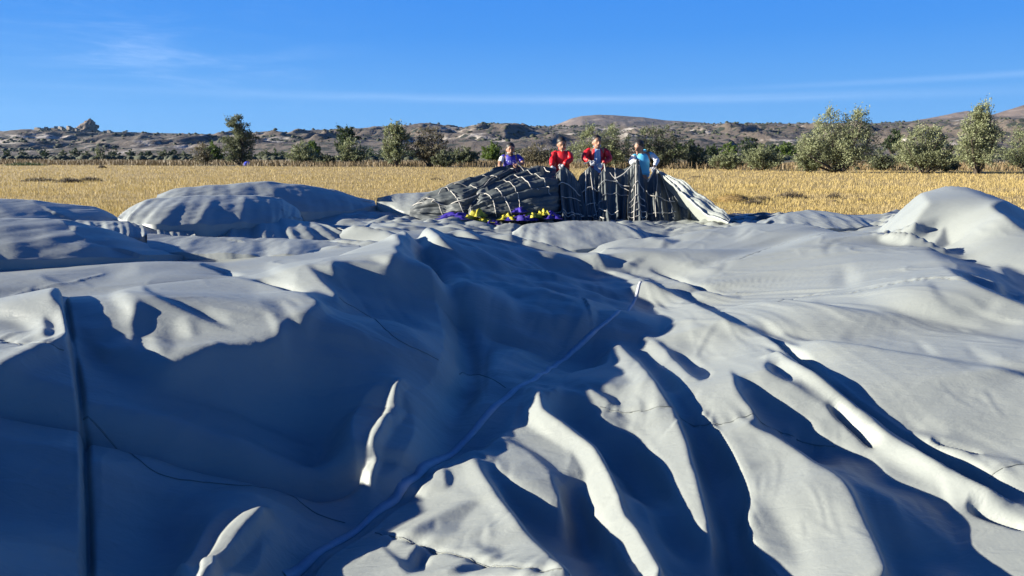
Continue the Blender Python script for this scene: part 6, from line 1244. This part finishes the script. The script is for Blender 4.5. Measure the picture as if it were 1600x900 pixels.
    for r, (rad, dz) in enumerate(((.078, .0), (.07, .05), (.064, .05), (.072, .0))):
        for j in range(n): a = 2 * math.pi * j / n; cv.append((nb[0] + math.cos(a) * rad * k, nb[1] + math.sin(a) * rad * k * .92, nb[2] + .012 + dz * k * (1 - .3 * (math.sin(a) < -.6))))
    cf = [[r * n + j, r * n + (j + 1) % n, ((r + 1) % 4) * n + (j + 1) % n, ((r + 1) % 4) * n + j] for r in range(4) for j in range(n)]
    add_piece('collar', [(cv, cf)], root, sleeve[2] if isinstance(sleeve, tuple) and len(sleeve) > 2 else shirt)
    return root, dict(k=k, cst=cst, nb=nb, pel=pel, wst=wst, hem=hem, SR=SR, SL=SL)
def chest_patch(root, J, name, material, x0, x1, z0, z1, off, bow=.02, n=10):
    """thin sheet lying over the front of the torso"""
    k = J['k']; V = []; m = 14
    from mathutils.bvhtree import BVHTree
    me = J['hem'].data; bv = BVHTree.FromPolygons([v.co.copy() for v in me.vertices], [list(p.vertices) for p in me.polygons])
    for i in range(m + 1):
        z = z0 + (z1 - z0) * i / m
        for j in range(n + 1):
            xa = x0(i / m) if callable(x0) else x0; xb = x1(i / m) if callable(x1) else x1; x = xa + (xb - xa) * j / n
            h = bv.ray_cast(Vector((x, -1, z)), Vector((0, 1, 0)))[0]; V.append((x, (h.y if h else -.12) - off, z))
    for i in range(m + 1):
        for j in range(n + 1): p = V[i * (n + 1) + j]; V.append((p[0], p[1] + off + .01, p[2]))
    a = (m + 1) * (n + 1); F = [[i * (n + 1) + j, i * (n + 1) + j + 1, (i + 1) * (n + 1) + j + 1, (i + 1) * (n + 1) + j] for i in range(m) for j in range(n)]
    ring = [j for j in range(n + 1)] + [i * (n + 1) + n for i in range(1, m + 1)] + [m * (n + 1) + j for j in range(n - 1, -1, -1)] + [i * (n + 1) for i in range(m - 1, 0, -1)]
    F += [[ring[q], ring[(q + 1) % len(ring)], ring[(q + 1) % len(ring)] + a, ring[q] + a] for q in range(len(ring))]
    return add_piece(name, [(V, F)], root, material)
M_PRINT = mat('pale_print', (.30, .32, .60), .6)
p1, J1 = person(14.45, (797.5, 234), (786, 244), (810, 244), (780.5, 257), (818, 256), (782, 264), (808, 256), 'man in a royal blue short sleeved shirt, leftmost of the four, pulling a white strap', M_ROYAL, (M_WHITE, M_ROYAL, M_WHITE), M_NAVY, False, yh=-.3, look=(.12, .1), beard=True, short=True)
for i, (x, z, w, h) in enumerate([(-.10, .0, .016, .075), (-.085, .03, .035, .016), (-.05, -.005, .03, .05), (-.015, .0, .014, .055), (.01, -.012, .035, .018), (.045, .01, .016, .06), (.07, .02, .03, .016), (.10, .004, .014, .05), (.0, -.055, .15, .012)]):
    zc = J1['cst'][2] + .02; chest_patch(p1, J1, 'shirt_print', M_PRINT, x - w / 2.6, x + w / 2.6, zc + (z - h / 2) * .6, zc + (z + h / 2) * .6, .004, n=3)
p2, J2 = person(14.5, (877.5, 226), (867, 238), (889, 238), (862.5, 250), (892, 250), (863, 259), (880, 256.5), 'man in a closed red jacket bending forward, second from the left of the four', M_RED, M_RED, M_NAVY, True, yh=-.36, look=(.15, .25), jacket=1.05, lean=.2)
p3, J3 = person(14.6, (932.5, 222.5), (919, 234), (946, 234), (912, 249), (953, 249), (922, 251), (941, 255), 'man in an open red jacket over a pale blue hoodie, standing upright', M_RED, (M_RED, M_RED, M_HOOD), M_KHAKI, True, yh=-.32, look=(.25, -.02), jacket=1.08)
z3 = J3['cst'][2]; chest_patch(p3, J3, 'hoodie', M_HOOD, lambda t: -.075 + .02 * t, lambda t: .085 - .03 * t, z3 - .34, J3['nb'][2] - .02, .008)
chest_patch(p3, J3, 'hood_cord', M_WHITE, lambda t: -.035 + .02 * t, lambda t: -.02 + .02 * t, z3 - .16, J3['nb'][2] - .03, .016, n=2); chest_patch(p3, J3, 'hood_cord', M_WHITE, lambda t: .03 - .01 * t, lambda t: .045 - .01 * t, z3 - .16, J3['nb'][2] - .03, .016, n=2)
p4, J4 = person(14.5, (998, 230.5), (991, 243), (1017, 240), (985.5, 255), (1027, 251), (993, 250), (1022, 260.5), 'man in a light blue shirt with white sleeves, rightmost of the four, looking down', M_CYAN, (M_WHITE, M_WHITE, M_CYAN), M_KHAKI, True, yh=-.4, look=(-.7, .3), lean=.14, hem_up=.17)
